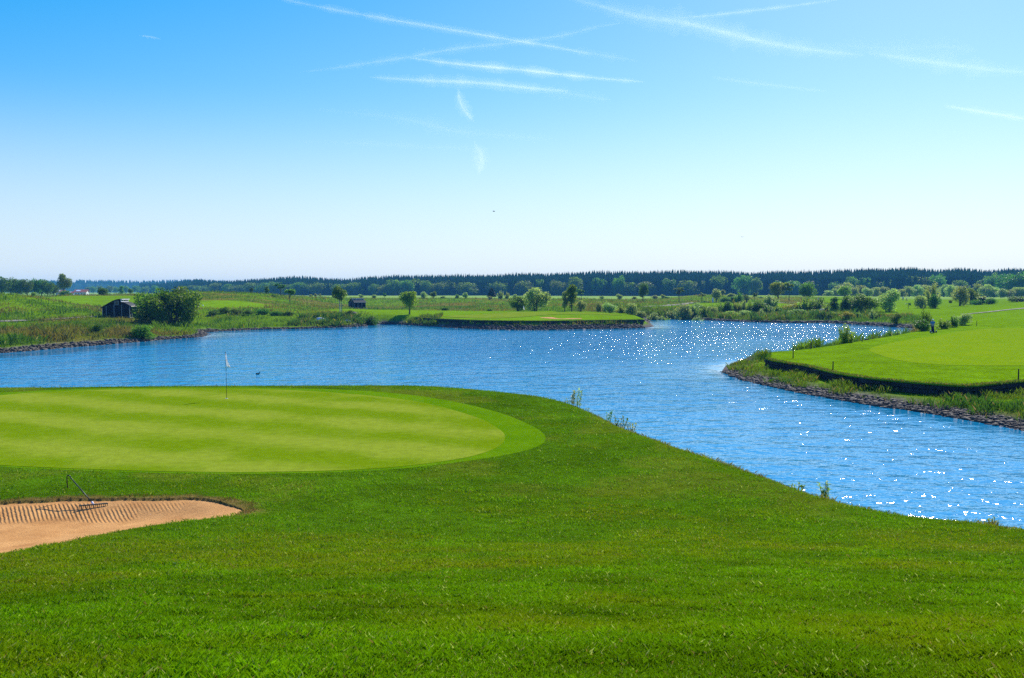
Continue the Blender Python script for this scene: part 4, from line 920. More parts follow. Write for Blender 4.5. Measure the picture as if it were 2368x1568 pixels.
# ------------------------------------------------------------------ shelters
def hut(px, Y, rz, label):
    x = (px - 1184) / FPX * Y; z = HZ(x, Y) - .05; W, D = 4.6, 4.0
    root = empty('shelter_hut', (x, Y, z), rz, label=label, cat='shelter')
    xr = W * .18                                                    # the two roof halves meet here
    def zl(t): return 1.85 + (3.25 - 1.85) * math.sin(t * math.pi / 2 * .98) ** 1.05       # left half, eave to ridge
    def zr(t): return 2.12 + (2.72 - 2.12) * (1 - t ** 1.7)                                # right half, valley to eave
    n = 10; L = [(-W / 2 + (xr + W / 2) * i / n, zl(i / n)) for i in range(n + 1)]; Rr = [(xr + (W / 2 - xr) * i / 6, zr(i / 6)) for i in range(7)]
    for yy, nm in ((-D / 2, 'wall'), (D / 2, 'wall')):
        mb = MB(); prof = [(-W / 2, 0)] + [(W / 2, 0)] + [(a, b) for a, b in Rr[::-1]] + [(a, b) for a, b in L[::-1]]
        m = len(prof); t = .05
        mb.add([(a, yy - t, b) for a, b in prof] + [(a, yy + t, b) for a, b in prof], [tuple(range(m)), tuple(range(2 * m - 1, m - 1, -1))] + [(i, i + m, (i + 1) % m + m, (i + 1) % m) for i in range(m)])
        for k in range(24): mb.box((-W / 2 + .1 + k * (W - .2) / 23, yy - .056 if yy < 0 else yy + .056, .95), (.03, .012, 1.8))
        mb.build(nm, M['black_wood'], root)
    mb = MB(); mb.box((-W / 2 + .05, 0, .92), (.1, D - .1, 1.84)); mb.build('wall', M['black_wood'], root)
    mb = MB(); mb.box((.2, 0, .05), (W - .4, D - .2, .1)); mb.build('floor_slab', M['grey_wood'], root)
    mb = MB(); mb.box((W / 2 - .9, 0, .45), (.4, D - .6, .07), bev=.01); mb.box((W / 2 - 1.0, -1.2, .21), (.3, .08, .4)); mb.box((W / 2 - 1.0, 1.2, .21), (.3, .08, .4)); mb.build('bench', M['grey_wood'], root)
    for k in range(4):
        mb = MB(); mb.box((W / 2 - .06, -D / 2 + .06 + k * (D - .12) / 3, 1.05), (.1, .1, 2.1), bev=.01); mb.build('post', M['grey_wood'], root)
    def shell(P, nm, ov0, ov1, mat):
        mb = MB(); h = .09; d = D / 2 + .22; m = len(P)
        a = [(P[0][0] - ov0, P[0][1] - ov0 * .55)] + list(P) + [(P[-1][0] + ov1, P[-1][1] - ov1 * .45)]; m = len(a)
        vs = []
        for yy in (-d, d):
            for dz in (0.012, h): vs += [(q[0], yy, q[1] + dz) for q in a]
        fs = []
        for i in range(m - 1):
            fs += [(i, i + 1, m + i + 1, m + i), (2 * m + i + 1, 2 * m + i, 3 * m + i, 3 * m + i + 1), (m + i, m + i + 1, 3 * m + i + 1, 3 * m + i), (i + 1, i, 2 * m + i, 2 * m + i + 1)]
        for i in (0, m - 1): fs.append((i, m + i, 3 * m + i, 2 * m + i))
        mb.add(vs, fs); return mb.build(nm, mat, root)
    shell(L, 'roof', .28, .06, M['roof_felt']); shell(Rr, 'roof', 0, .26, M['roof_felt'])
    mb = MB(); mb.box((W / 2 + .27, 0, 2.03), (.05, D + .44, .13), bev=.01); mb.build('fascia', M['pale_wood'], root)
    f = MB(); f.box((xr + .1, 0, 3.24), (.3, D + .5, .1)); f.box((xr + .06, 0, 2.86), (.1, D + .3, .09))
    for k in range(4): f.box((xr + .04, -D / 2 - .05 + k * (D + .1) / 3, 3.04), (.07, .09, .3))
    f.build('clerestory_frame', M['white'], root)
    mb = MB(); mb.box((xr + .01, 0, 3.04), (.05, D - .1, .30)); mb.build('clerestory_glass', M['glass'], root)
    fr = MB(); cx, cz, s_ = .12, 2.62, .33
    for q in ((cx - s_, cz, .07, .73), (cx + s_, cz, .07, .73)): fr.box((q[0], -D / 2 - .075, q[1]), (q[2], .05, q[3]))
    for q in (cz - s_, cz + s_): fr.box((cx, -D / 2 - .075, q), (.59, .048, .07))
    wf = fr.build('window', M['grey_wood'], root)
    mb = MB(); mb.box((cx, -D / 2 - .062, cz), (.59, .02, .59)); mb.build('pane', M['glass'], wf)
    for bx, bh in ((-W / 2 + .05, 1.8), (-W / 2 + .68, 2.1), (-.32, 2.25), (xr + .12, 2.25), (W / 2 - .05, 2.05)):
        mb = MB(); mb.box((bx, -D / 2 - .085, bh / 2), (.085, .05, bh)); mb.build('batten', M['grey_wood'], root)
hut(277, 160, R(7), 'black shelter with an arched roof and pale trim beside the big dark bush')
hut(826, 300, R(-56), 'small dark open shelter with three bays on the meadow right of the birch')

def house(px, Y, w, d, h, rz, label, zz=None):
    x = (px - 1184) / FPX * Y; z = HZ(x, Y) if zz is None else zz; r = empty('house', (x, Y, z), rz, label=label, cat='house')
    mb = MB(); mb.box((0, 0, h / 2), (w, d, h)); mb.add([(-w / 2, -d / 2, h), (-w / 2, d / 2, h), (-w / 2, 0, h + d * .28), (w / 2, -d / 2, h), (w / 2, d / 2, h), (w / 2, 0, h + d * .28)], [(0, 2, 1), (3, 4, 5)]); wl_ = mb.build('wall', M['plaster'], r)
    mb = MB()
    for s_ in (-1, 1):
        a, b = (0, h + d * .28 + .06), (s_ * (d / 2 + .6), h - .18); e = w / 2 + .6
        vs = [(-e, a[0], a[1]), (e, a[0], a[1]), (e, b[0], b[1]), (-e, b[0], b[1])]; mb.add(vs + [(p[0], p[1], p[2] + .22) for p in vs], [(0, 1, 2, 3), (7, 6, 5, 4), (0, 4, 5, 1), (1, 5, 6, 2), (2, 6, 7, 3), (3, 7, 4, 0)])
    rf = mb.build('roof', M['red_tile'], r)
    mb = MB(); mb.box((-w * .2, -d * .27, h + d * .15 + .2), (w * .3, d * .3, .12), tilt=None); 
    pn = MB(); e = [(-w * .38, -.12 * d), (-.02 * w, -.12 * d), (-.02 * w, -.4 * d), (-w * .38, -.4 * d)]
    zf = lambda yy: h + d * .28 + .36 + yy * (d * .28 + .24) / (d / 2 + .6); pn.add([(a, b, zf(b)) for a, b in e] + [(a, b, zf(b) + .06) for a, b in e], [(0, 1, 2, 3), (7, 6, 5, 4), (0, 4, 5, 1), (1, 5, 6, 2), (2, 6, 7, 3), (3, 7, 4, 0)]); pn.build('solar_panel', M['white'], rf)
    for k in range(4):
        mb = MB(); mb.box((-w * .36 + k * w * .24, -d / 2 - .03, h * .55), (1.1, .06, 1.2)); mb.build('window', M['glass'], r)
house(190, 760, 9.6, 7, 3.2, R(6), 'white house with a red roof and a bright panel far off at the left', 3.4)
house(168, 775, 5.5, 5, 2.4, R(-4), 'low red roofed shed left of the white house', 3.2)
house(143, 780, 6.5, 6, 3.2, R(3), 'red roofed barn half hidden by the lone round tree', 3.4)

# ------------------------------------------------------------------ flags, rake, stakes
def flag(x, y, z, h, lean, label, s=1.0):
    r = empty('golf_flag', (x, y, z), 0, label=label, cat='flag')
    mb = MB(); mb.tube([(0, 0, -.15), (0, 0, h * .5), (lean, 0, h)], [.011 * s, .009 * s, .008 * s], 8); mb.build('pole', M['metal_dark'], r)
    mb = MB(); mb.lathe([(.002, 0), (.016 * s, .01), (.018 * s, .04), (.006, .06)], (lean, 0, h), 10); mb.build('pole_tip', M['black'], r)
    # limp cloth hanging in folds
    vs, fs = [], []; nu, nv = 9, 14; fh, fw = .74 * s, .40 * s
    for i in range(nv + 1):
        v = i / nv
        for j in range(nu + 1):
            u = j / nu; sag = u * fw * (1.15 - .5 * v); wv = math.sin(u * 7 + v * 2) * .03 * s
            vs.append((lean * (1 - .15 * v) + .012 + u * .17 * s * (.2 + v * 1.1) + wv * .6 - .05 * s * math.sin(math.pi * v) * u * .8, wv - .05 * u * s, h - .02 - v * fh * (.75) - sag * .30))
    for i in range(nv):
        for j in range(nu): a = i * (nu + 1) + j; fs.append((a, a + 1, a + nu + 2, a + nu + 1))
    mb = MB(); mb.add(vs, fs, True); o = mb.build('cloth', M['white_cloth'], r); m = o.modifiers.new('thickness', 'SOLIDIFY'); m.thickness = .004
    mb = MB(); mb.lathe([(.02, -.1), (.054, -.1), (.054, .004), (.05, .006), (.05, -.09)], (0, 0, .022), 16); mb.build('hole_cup', M['white'], r)
fx, fy = hit_near(524, 922.5)
flag(fx, fy, float(near_base(fx, fy)), 2.08, -.02, 'limp white flag on a thin dark pole standing on the near putting green')
fx, fy, _z = at(1210, 722.3, 197); flag(fx, fy, HZ(fx, fy), 1.55, .01, 'tiny white flag on the far green in front of the bushes', 1.6)
fx, fy, _z = at(1444, 699, 385); flag(fx, fy, HZ(fx, fy), 1.1, .02, 'small white flag on the distant meadow left of the dark young tree', 2.0)

def rake():
    bx, by = hit_near(216, 1163); bz = float(sand_z(bx, by)[()]) if np.ndim(sand_z(bx, by)) == 0 else float(sand_z(np.array([bx]), np.array([by]))[0])
    r = empty('bunker_rake', (bx, by, bz), R(24), label='long handled green rake with a hooked end lying in the sand bunker', cat='rake'); r.scale = (.92,) * 3
    mb = MB(); mb.box((0, 0, .075), (.66, .035, .03), bev=.006)
    hd = mb.build('rake_head', M['green_plastic'], r)
    for k in range(15):
        t = MB(); q = -.315 + k * .045; t.tube([(q, 0, .07), (q, -.012, .035), (q, -.03, .0)], [.008, .007, .004], 6); t.build('tine', M['green_plastic'], hd)
    mb = MB(); mb.tube([(.0, 0, .075), (-.035, .05, .135)], [.026, .024], 10); mb.build('socket', M['white'], r)
    top = Vector((-.53, .84, .64)); p0 = Vector((-.02, .03, .11)); P = [p0, p0.lerp(top, .5), p0.lerp(top, .93)]
    for k in range(7):
        q = k / 6 * R(150); P.append(top + Vector((-.045, .055, -.02)) * 0 + Vector((-.06 * (1 - math.cos(q)) * .7, .03 * (1 - math.cos(q)) * .4, .055 * math.sin(q))))
    e = P[-1]; P += [e + Vector((.0, 0, -.12)), e + Vector((.012, -.01, -.30))]
    mb = MB(); mb.tube(P, .0135, 10); mb.build('handle', M['metal_dark'], r)
rake()

def stake(x, y, z, h, lean, label, group='hazard stakes round the headland'):
    r = empty('hazard_stake', (x, y, z), 0, label=label, cat='stake', group=group)
    mb = MB(); mb.tube([(0, 0, -.2), (lean * .5, 0, h * .5), (lean, 0, h)], [.042, .04, .037], 10); mb.build('shaft', M['stake'], r)
    mb = MB(); mb.lathe([(.037, 0), (.036, .03), (.01, .055)], (lean, 0, h - .01), 10); mb.build('cap', M['stake'], r)
for i, (px, py, h, lab) in enumerate(((1834, 828.5, .62, 'thick brown stake nearest the tip of the headland'), (1926, 856, .58, 'brown stake standing right on the wall edge above the weeds'), (2355, 879, .66, 'dark stake on the wall edge at the right side of the photo'),
        (1994, 790.5, .55, 'short stake just right of the light green headland bush'), (2019, 782, .72, 'leaning stake behind the lawn against the water'), (2045, 773, .7, 'stake beside the low willow at the back of the headland'))):
    x, y, z = at(px, py, 10); x, y = atz(px, py, ZP); stake(x, y, HZ(x, y), h, (.0, .01, .0, -.02, -.07, .02)[i], lab)
x, y = atz(1870.5, 806.5, ZP); stake(x, y - .6, HZ(x, y - .6), .62, 0, 'thin stake on the back edge of the headland lawn against the bright water')
for px, py, Y, h, lab in ((2259, 751, 132, .75, 'dark stake on the fairway right of the row of bushes'), (2034, 735.8, 184, 1.1, 'dark stake on the bank below the lawn near the blue bin'), (1005, 735.6, 177, 1.0, 'dark stake at the left corner of the far green'), (968, 737, 178, .9, 'dark stake under the yellow green tree'), (927, 731, 184, 1.0, 'dark stake right of the inlet bush')):
    x = (px - 1184) / FPX * Y; stake(x, Y, HZ(x, Y), h, .02, lab, 'hazard stakes along the far banks')
for px, py, Y, lab in ((470, 707, 214, 'left white tee marker on the left hand tee'), (461, 705.5, 220, 'right of the big bush, second white tee marker on the left hand tee')):
    x = (px - 1184) / FPX * Y; r = empty('tee_marker', (x, Y, HZ(x, Y)), 0, label=lab, cat='tee marker', group='tee markers on the left hand tee')
    mb = MB(); mb.lathe([(.02, .05), (.12, .08), (.17, .2), (.12, .32), (.02, .36)], (0, 0, 0), 12); mb.build('ball', M['white'], r); mb = MB(); mb.tube([(0, 0, -.1), (0, 0, .08)], .03, 8); mb.build('peg', M['black'], r)

# ------------------------------------------------------------------ people and trolleys
def skinmesh(name, verts, edges, radii, root=0, sub=2):
    me = bpy.data.meshes.new(name); me.from_pydata(verts, edges, []); o = bpy.data.objects.new(name, me); C.objects.link(o)
    m = o.modifiers.new('skin', 'SKIN'); m.use_smooth_shade = True
    for v, q in zip(me.skin_vertices[0].data, radii): v.radius = (q, q) if not hasattr(q, '__len__') else q
    me.skin_vertices[0].data[root].use_root = True
    s_ = o.modifiers.new('sub', 'SUBSURF'); s_.levels = s_.render_levels = sub
    dg = bpy.context.evaluated_depsgraph_get(); out = bpy.data.meshes.new_from_object(o.evaluated_get(dg)); out.name = name
    bpy.data.objects.remove(o); return out
def person(x, y, rz, label, shirt, trousers, cap, sc=1.0, reach=True):
    r = empty('person', (x, y, HZ(x, y)), rz, label=label, cat='person'); r.scale = (sc,) * 3
    # faces -y; left/right stride of a standing figure with both hands forward on a trolley handle, or one arm hanging
    el = {-1: (-.27, -.06, 1.16), 1: (.27, -.06, 1.16)}; wr = {-1: (-.14, -.30, 1.06), 1: (.14, -.30, 1.06)}
    if not reach: el[1] = (.25, .03, 1.13); wr[1] = (.27, -.05, .88)
    ft = {-1: (-.11, -.07, .07), 1: (.11, .09, .07)}; kn = {-1: (-.10, -.05, .50), 1: (.10, .02, .50)}
    V = [(0, 0, .96), (0, 0, 1.15), (0, 0, 1.36), (0, -.01, 1.49), (0, -.03, 1.56), (0, -.04, 1.65), (0, -.03, 1.72)]; E = [(i, i + 1) for i in range(6)]; Q = [(.15, .11), (.14, .10), (.17, .11), .06, .07, (.085, .10), (.07, .085)]
    def add(p, par, q): V.append(p); E.append((par, len(V) - 1)); Q.append(q); return len(V) - 1
    for s_ in (-1, 1):
        a = add((.18 * s_, 0, 1.42), 2, .065); b = add(el[s_], a, .046); c = add(wr[s_], b, .032)
        d = Vector(wr[s_]) - Vector(el[s_]); d.normalize(); h = add(tuple(Vector(wr[s_]) + d * .05), c, (.04, .022))
        sd = d.cross(Vector((0, 0, 1))).normalized() if abs(d.z) < .9 else Vector((0, 1, 0)); dn = Vector((0, 0, -1)) if abs(d.z) < .9 else Vector((-s_, 0, 0))
        for k, (o_, ln) in enumerate(((-.03, .062), (-.01, .075), (.01, .07), (.03, .055))):
            p1 = Vector(V[h]) + d * .035 + sd * o_; i1 = add(tuple(p1), h, .0095); i2 = add(tuple(p1 + d * ln * .5 + dn * .012), i1, .009); add(tuple(p1 + d * ln * .65 + dn * ln * .6), i2, .008)
        t0 = Vector(wr[s_]) + d * .03 - sd * s_ * -.03; i1 = add(tuple(t0 + sd * (.03 * (1 if s_ < 0 else -1))), c, .011); add(tuple(t0 + sd * (.045 * (1 if s_ < 0 else -1)) + d * .04 + dn * .02), i1, .009)
        a = add((.095 * s_, 0, .86), 0, .095); b = add(kn[s_], a, .062); c = add((ft[s_][0], ft[s_][1], .10), b, .042); add((ft[s_][0] * 1.1, ft[s_][1] - .15, .045), c, (.04, .03))
    body = link('body', skinmesh('body', V, E, Q), M['skin'], r)
    V, E, Q = [(0, 0, .93), (0, 0, 1.12), (0, 0, 1.36), (0, -.005, 1.47)], [(0, 1), (1, 2), (2, 3)], [(.175, .135), (.165, .125), (.19, .13), .075]
    for s_ in (-1, 1):
        e1 = Vector((.19 * s_, 0, 1.43)); e2 = e1.lerp(Vector(el[s_]), .8); V += [tuple(e1), tuple(e2)]; n = len(V); E += [(2, n - 2), (n - 2, n - 1)]; Q += [.085, .07]
    link('shirt', skinmesh('shirt', V, E, Q), shirt, r)
    V, E, Q = [(0, 0, 1.0), (0, 0, .9)], [(0, 1)], [(.17, .125), (.17, .125)]
    for s_ in (-1, 1):
        V += [(.10 * s_, 0, .80), kn[s_], (ft[s_][0], ft[s_][1] + .01, .10)]; n = len(V); E += [(1, n - 3), (n - 3, n - 2), (n - 2, n - 1)]; Q += [.112, .085, .065]
    link('trousers', skinmesh('trousers', V, E, Q), trousers, r)
    for s_ in (-1, 1):
        a = (ft[s_][0], ft[s_][1] + .06, .045); link('shoe', skinmesh('shoe', [a, (ft[s_][0] * 1.05, ft[s_][1] - .06, .05), (ft[s_][0] * 1.1, ft[s_][1] - .18, .035)], [(0, 1), (1, 2)], [.048, .052, .038], 1), M['white'], r)
    mb = MB(); mb.lathe([(.098, 0), (.10, .03), (.085, .075), (.05, .10), (.005, .11)], (0, -.035, 1.67), 16)
    mb.add([(-.08, -.10, 1.675), (.08, -.10, 1.675), (.06, -.21, 1.66), (-.06, -.21, 1.66), (-.08, -.10, 1.69), (.08, -.10, 1.69), (.06, -.21, 1.67), (-.06, -.21, 1.67)], [(0, 3, 2, 1), (4, 5, 6, 7), (0, 1, 5, 4), (1, 2, 6, 5), (2, 3, 7, 6), (3, 0, 4, 7)])
    mb.build('cap', cap, r)
    mb = MB(); mb.lathe([(.06, -.09), (.094, -.05), (.1, .0), (.096, .02)], (0, -.025, 1.67), 14); mb.build('hair', M['hair'], r).location = (0, .012, 0)
    mb = MB(); mb.tube([(0, -.125, 1.66), (0, -.15, 1.625), (0, -.135, 1.615)], [.009, .015, .012], 6)
    for s_ in (-1, 1): mb.tube([(s_ * .088, -.03, 1.67), (s_ * .10, -.02, 1.65), (s_ * .09, -.03, 1.625)], [.012, .016, .009], 6)
    mb.build('nose_and_ears', M['skin'], body)
    for s_ in (-1, 1):
        mb = MB(); mb.lathe([(.002, -.012), (.011, -.006), (.012, .002), (.002, .01)], (s_ * .034, -.132, 1.662), 8); mb.build('eye', M['black'], body)
    mb = MB(); mb.tube([(-.028, -.128, 1.585), (0, -.134, 1.582), (.028, -.128, 1.585)], [.004, .006, .004], 6); mb.build('mouth', M['hair'], body)
    return r
def trolley(x, y, rz, label, sc=1.0):
    r = empty('golf_trolley', (x, y, HZ(x, y)), rz, label=label, cat='golf trolley'); r.scale = (sc,) * 3
    for s_ in (-1, 1):
        mb = MB(); prof = [(.04, -.05), (.13, -.06), (.15, -.045), (.155, 0), (.15, .045), (.13, .06), (.04, .05)]; n = 20; vs, fs = [], []
        for a, b in prof:
            for k in range(n): q = 2 * math.pi * k / n; vs.append((s_ * .36 + b, a * math.cos(q), .155 + a * math.sin(q)))
        for i in range(len(prof) - 1):
            for k in range(n): k2 = (k + 1) % n; fs.append((i * n + k, (i + 1) * n + k, (i + 1) * n + k2, i * n + k2))
        mb.add(vs, fs, True); wh = mb.build('wheel', M['black'], r)
        mb = MB(); mb.tube([(s_ * .36 - .065, 0, .155), (s_ * .36 + .065, 0, .155)], .075, 12); mb.build('hub', M['grey_cloth'], wh)
        mb = MB(); vs = []
        for k in range(7):
            q = R(35 + 110 * k / 6); vs.append((s_ * .36, .175 * math.cos(q), .155 + .175 * math.sin(q)))
        mb.tube(vs, .03, 6); mb.build('wheel_glint', M['white'], r)  # white arc over the wheel top, painting in the sun's reflection
    mb = MB(); mb.tube([(-.36, 0, .155), (.36, 0, .155)], .016, 8); mb.tube([(0, 0, .17), (0, .25, .62), (0, .38, .98)], .018, 8); mb.tube([(-.16, .38, .98), (.16, .38, .98)], .02, 8); mb.tube([(0, 0, .17), (0, -.30, .10)], .016, 8); mb.build('frame', M['metal_dark'], r)
    mb = MB(); mb.tube([(0, -.28, .07), (0, -.10, .16), (0, .10, .6), (0, .19, .90)], [.10, .135, .13, .145], 14); mb.tube([(-.02, -.2, .3), (-.02, -.06, .62)], [.05, .06], 8); mb.build('bag', M['navy_cloth'], r)
    mb = MB(); mb.lathe([(.13, 0), (.15, .01), (.15, .05), (.13, .06)], (0, .19, .88), 16); mb.build('bag_rim', M['grey_cloth'], r)
    for k, (q, hh) in enumerate(((-.08, .22), (-.03, .3), (.03, .26), (.08, .2), (.0, .18))):
        mb = MB(); a = Vector((q, .19 + (k % 3 - 1) * .05, .88)); b = a + Vector((q * .3, .03, hh)); mb.tube([a, b], .008, 6); mb.lathe([(.01, -.02), (.03, -.01), (.035, .02), (.02, .05)], b, 8); mb.build('club', M['grey_cloth'], r)
GX, GY = atz(2158, 770.8, ZP); 
person(GX + .10, GY + .42, R(-6), 'person in a blue shirt, dark trousers and pale cap standing behind a golf trolley', M['blue_cloth'], M['navy_cloth'], M['white'], 1.02)
trolley(GX - .05, GY - .12, R(-6), 'dark golf trolley with a bag and painted white wheel glints on the headland lawn')
def far_person(px, Y, lab, sh, tr, cp): x = (px - 1184) / FPX * Y; person(x, Y, R(random.uniform(-30, 30)), lab, sh, tr, cp, 1.06, False); return x
x = far_person(1892, 318, 'distant person in a blue top and pale trousers beside the dense dark green tree', M['blue_cloth'], M['grey_cloth'], M['hair']); trolley(x + 1.55, 318, R(20), 'dark golf trolley next to the distant person in pale trousers')
x = far_person(2087.3, 390, 'tiny distant person in a pale blue top on the lawn before the willows', M['sky_post'], M['navy_cloth'], M['hair']); trolley(x + 1.6, 390, R(-20), 'dark golf trolley right of the tiny distant person in pale blue')

# ------------------------------------------------------------------ small things on the banks
def place(px, Y): x = (px - 1184) / FPX * Y; return x, Y, HZ(x, Y)
r = empty('litter_bin', place(2019, 210), 0, label='blue bin with a pale lid at the foot of the wide green tree', cat='bin')
mb = MB(); mb.lathe([(.38, 0), (.42, .02), (.46, .75), (.46, .8)], (0, 0, 0), 20); mb.build('body', M['blue_bin'], r)
mb = MB(); mb.lathe([(.5, .8), (.5, .86), (.4, .94), (.05, .97)], (0, 0, 0), 20); mb.build('lid', M['white'], r)
r = empty('marker_post', place(1648, 324), 0, label='pale blue upright post beside the gravel path', cat='post')
mb = MB(); mb.box((0, 0, .85), (.42, .3, 1.7), bev=.06); mb.build('post', M['sky_post'], r); mb = MB(); mb.lathe([(.1, 1.7), (.14, 1.78), (.12, 1.9), (.02, 1.96)], (0, 0, 0), 12); mb.build('post_top', M['white'], r)
x, y, z = place(1907, 209.5); r = empty('culvert_pipe', (x, y, max(z, .5)), 0, label='dark round concrete pipe mouth on the far shore', cat='pipe')
mb = MB(); n = 24; vs, fs = [], []
for (a, b) in ((1.0, -.3), (1.0, 2.0), (.86, 2.0), (.86, -.3)):
    for k in range(n): q = 2 * math.pi * k / n; vs.append((a * math.cos(q), b, .75 + a * math.sin(q)))
for i in range(4):
    for k in range(n): k2 = (k + 1) % n; i2 = (i + 1) % 4; fs.append((i * n + k, i * n + k2, i2 * n + k2, i2 * n + k))
mb.add(vs, fs, True); mb.build('ring', M['metal_dark'], r); mb = MB(); mb.tube([(0, 1.2, .75), (0, 1.3, .75)], .86, 20); mb.build('shade_disc', M['black'], r)  # solid black disc inside the pipe paints its mouth dark
x, y, z = place(1907, 203); r = empty('plank_deck', (x, y, .45), R(4), label='pale plank deck lying on the stones below the culvert', cat='deck')
mb = MB(); T = Vector((1, 0, 0))
from mathutils import Matrix
for k in range(8): mb.box((-1.05 + k * .3, 0, .28), (.27, 2.4, .06), 0, Matrix.Rotation(R(9), 3, 'X'), .01)
mb.build('planks', M['pale_wood'], r); mb = MB()
for s_ in (-.8, .8): mb.box((s_, 0, .12), (.14, 2.0, .2), 0, None, .02)
mb.build('bearers', M['grey_wood'], r)
def boulder(px, Y, s, seed, label, mat='stone', squash=.6):
    g = np.random.default_rng(seed); x, y, z = place(px, Y); q = []
    me = bpy.data.meshes.new('boulder'); import bmesh; b = bmesh.new(); bmesh.ops.create_icosphere(b, subdivisions=3, radius=s)
    for v in b.verts:
        p = v.co / s; k = 1 + .22 * math.sin(p.x * 3 + seed) + .18 * math.sin(p.y * 4 + p.z * 3 + seed * 2) ; v.co = Vector((p.x * 1.35, p.y, p.z * squash)) * s * k * float(1 + .04 * g.normal())
    b.to_mesh(me); b.free(); o = link('boulder', me, M[mat]); o.location = (x, y, max(z, 0) + s * .2); tag(o, label, 'boulder')
boulder(745, 174.5, .8, 3, 'pale boulder on the bank below the young birch', 'plaster'); boulder(812, 186, .9, 5, 'grey boulder on the bank right of the birch'); boulder(804, 173, .5, 8, 'small pale boulder near the inlet mouth', 'plaster')
boulder(848, 297, .35, 9, 'small white stone at the right corner of the open shelter', 'white'); boulder(2006, 104.5, .16, 4, 'brown clump of earth beside the short stake on the lawn edge', 'bark')

def duck(px, py, dark, rz, label):
    x, y = atz(px, py, 0); r = empty('duck', (x, y, -.02), rz, label=label, cat='duck'); r.scale = (.7,) * 3
    m = M['hair'] if dark else M['white']
    link('body', skinmesh('body', [(0, .2, .12), (0, .08, .06), (0, -.1, .06), (0, -.2, .13), (0, -.23, .25), (0, -.27, .29)], [(i, i + 1) for i in range(5)], [.02, .10, .11, .055, .045, .05], 1), m, r)
    mb = MB(); mb.tube([(0, -.3, .285), (0, -.36, .27)], [.022, .012], 6); mb.build('bill', M['pale_wood'], r)
duck(784, 766.6, False, R(90), 'white bird swimming along the left bank'); duck(595.5, 865.5, True, R(90), 'small dark duck on the water right of the near flag'); duck(1621, 748.5, True, R(-60), 'small dark duck on the water beyond the far green')
def bird(px, py, Y, s, rz, label):
    x, y, z = at(px, py, Y); r = empty('bird', (x, y, z), rz, label=label, cat='bird')
    link('body', skinmesh('body', [(0, .25 * s, 0), (0, .05 * s, 0), (0, -.15 * s, .01), (0, -.24 * s, .03)], [(0, 1), (1, 2), (2, 3)], [.012 * s, .05 * s, .045 * s, .03 * s], 1), M['hair'], r)
    for q in (-1, 1):
        mb = MB(); mb.add([(q * .03 * s, -.1 * s, .02), (q * .3 * s, -.12 * s, .12 * s), (q * .62 * s, .02 * s, .05 * s), (q * .3 * s, .06 * s, .11 * s), (q * .03 * s, .09 * s, .02)] + [(q * .03 * s, -.1 * s, .0), (q * .3 * s, -.12 * s, .11 * s), (q * .3 * s, .06 * s, .10 * s), (q * .03 * s, .09 * s, .0)], [(0, 1, 3, 4), (1, 2, 3), (8, 7, 6, 5), (7, 2, 6), (0, 5, 6, 1), (4, 3, 7, 8)]); mb.build('wing', M['hair'], r)
bird(1142, 489, 170, 1.0, R(70), 'tiny dark bird high over the middle of the lake'); bird(1716, 548, 220, .8, R(20), 'tiny dark bird low in the sky at the right')

# ------------------------------------------------------------------ weeds growing up over the near bank
def sprig(px, py, h, w_, n, leafn, label, seed, leaf='leaf_mid', lsz=.07):
    g = random.Random(seed); a, b = hit_near(px, py); d = np.array(a), np.array(b); dx, dy, _ = ray(px, py); q = math.hypot(dx, dy); x, y = a + dx / q * .1, b + dy / q * .1
    r = empty('bank_weed', (x, y, HZ(x, y) - .04), 0, label=label, cat='weed', group='weeds along the near bank'); Ls = []
    for k in range(n):
        mb = MB(); ox = (k / max(n - 1, 1) - .5) * w_; hh = h * (.85 if h > .5 else 1.25) * g.uniform(.6, 1.05); l_ = g.uniform(-.12, .12) * h
        P = [(ox * .5, 0, 0), (ox * .8, g.uniform(-.03, .03), hh * .5), (ox + l_, g.uniform(-.05, .05), hh)]; mb.tube(P, [.012, .009, .005], 5); mb.build('stem', M['weedstem'], r)
        for j in range(leafn * 2):
            t = .12 + .88 * j / (leafn * 2); c = Vector(P[0]).lerp(Vector(P[1]), t * 2) if t < .5 else Vector(P[1]).lerp(Vector(P[2]), t * 2 - 1); Ls.append((c, t))
    V, F, cl = [], [], []
    for c, t in Ls:
        dr = Vector((g.uniform(-1, 1), g.uniform(-1, 1), g.uniform(.1, .9))).normalized(); s_ = lsz * 1.5 * g.uniform(.6, 1.3); sd = dr.cross(Vector((0, 0, 1))).normalized(); i = len(V)
        V += [c, c + dr * s_ * .5 + sd * s_ * .2, c + dr * s_ * 1.05 - Vector((0, 0, .15 * s_)), c + dr * s_ * .5 - sd * s_ * .2]; F.append((i, i + 1, i + 2, i + 3)); cl += [[g.uniform(.7, 1.3)] * 3] * 4
    link('leaves', npmesh('leaves', np.array([tuple(v) for v in V]), np.array(F), np.array(cl)), M[leaf], r)
M['weedstem'] = simple('weed_stem', (.12, .15, .05), .7, .2, 10)
sprig(1325, 927, 1.0, .12, 2, 30, 'tall two stemmed weed on the bank edge left of the spreading weeds', 1, 'leaf_pale', .09)
sprig(1338, 933, .95, .16, 2, 30, 'tall leafy weed touching the right of the two stemmed one', 2, 'leaf_pale', .09)
sprig(1312, 921, .35, .2, 3, 8, 'short thin weed left of the tall two stemmed one', 3, 'leaf_pale', .07)
sprig(1358, 941, .25, .1, 2, 8, 'smallest wisp of weed right of the tall leafy one', 4, 'leaf_pale', .06)
sprig(1408, 966, .55, .2, 3, 10, 'left part of the spreading weeds on the middle of the bank', 5, 'leaf_mid', .08)
sprig(1435, 978, .60, .5, 5, 12, 'middle of the spreading weeds on the bank', 6, 'leaf_mid', .08)
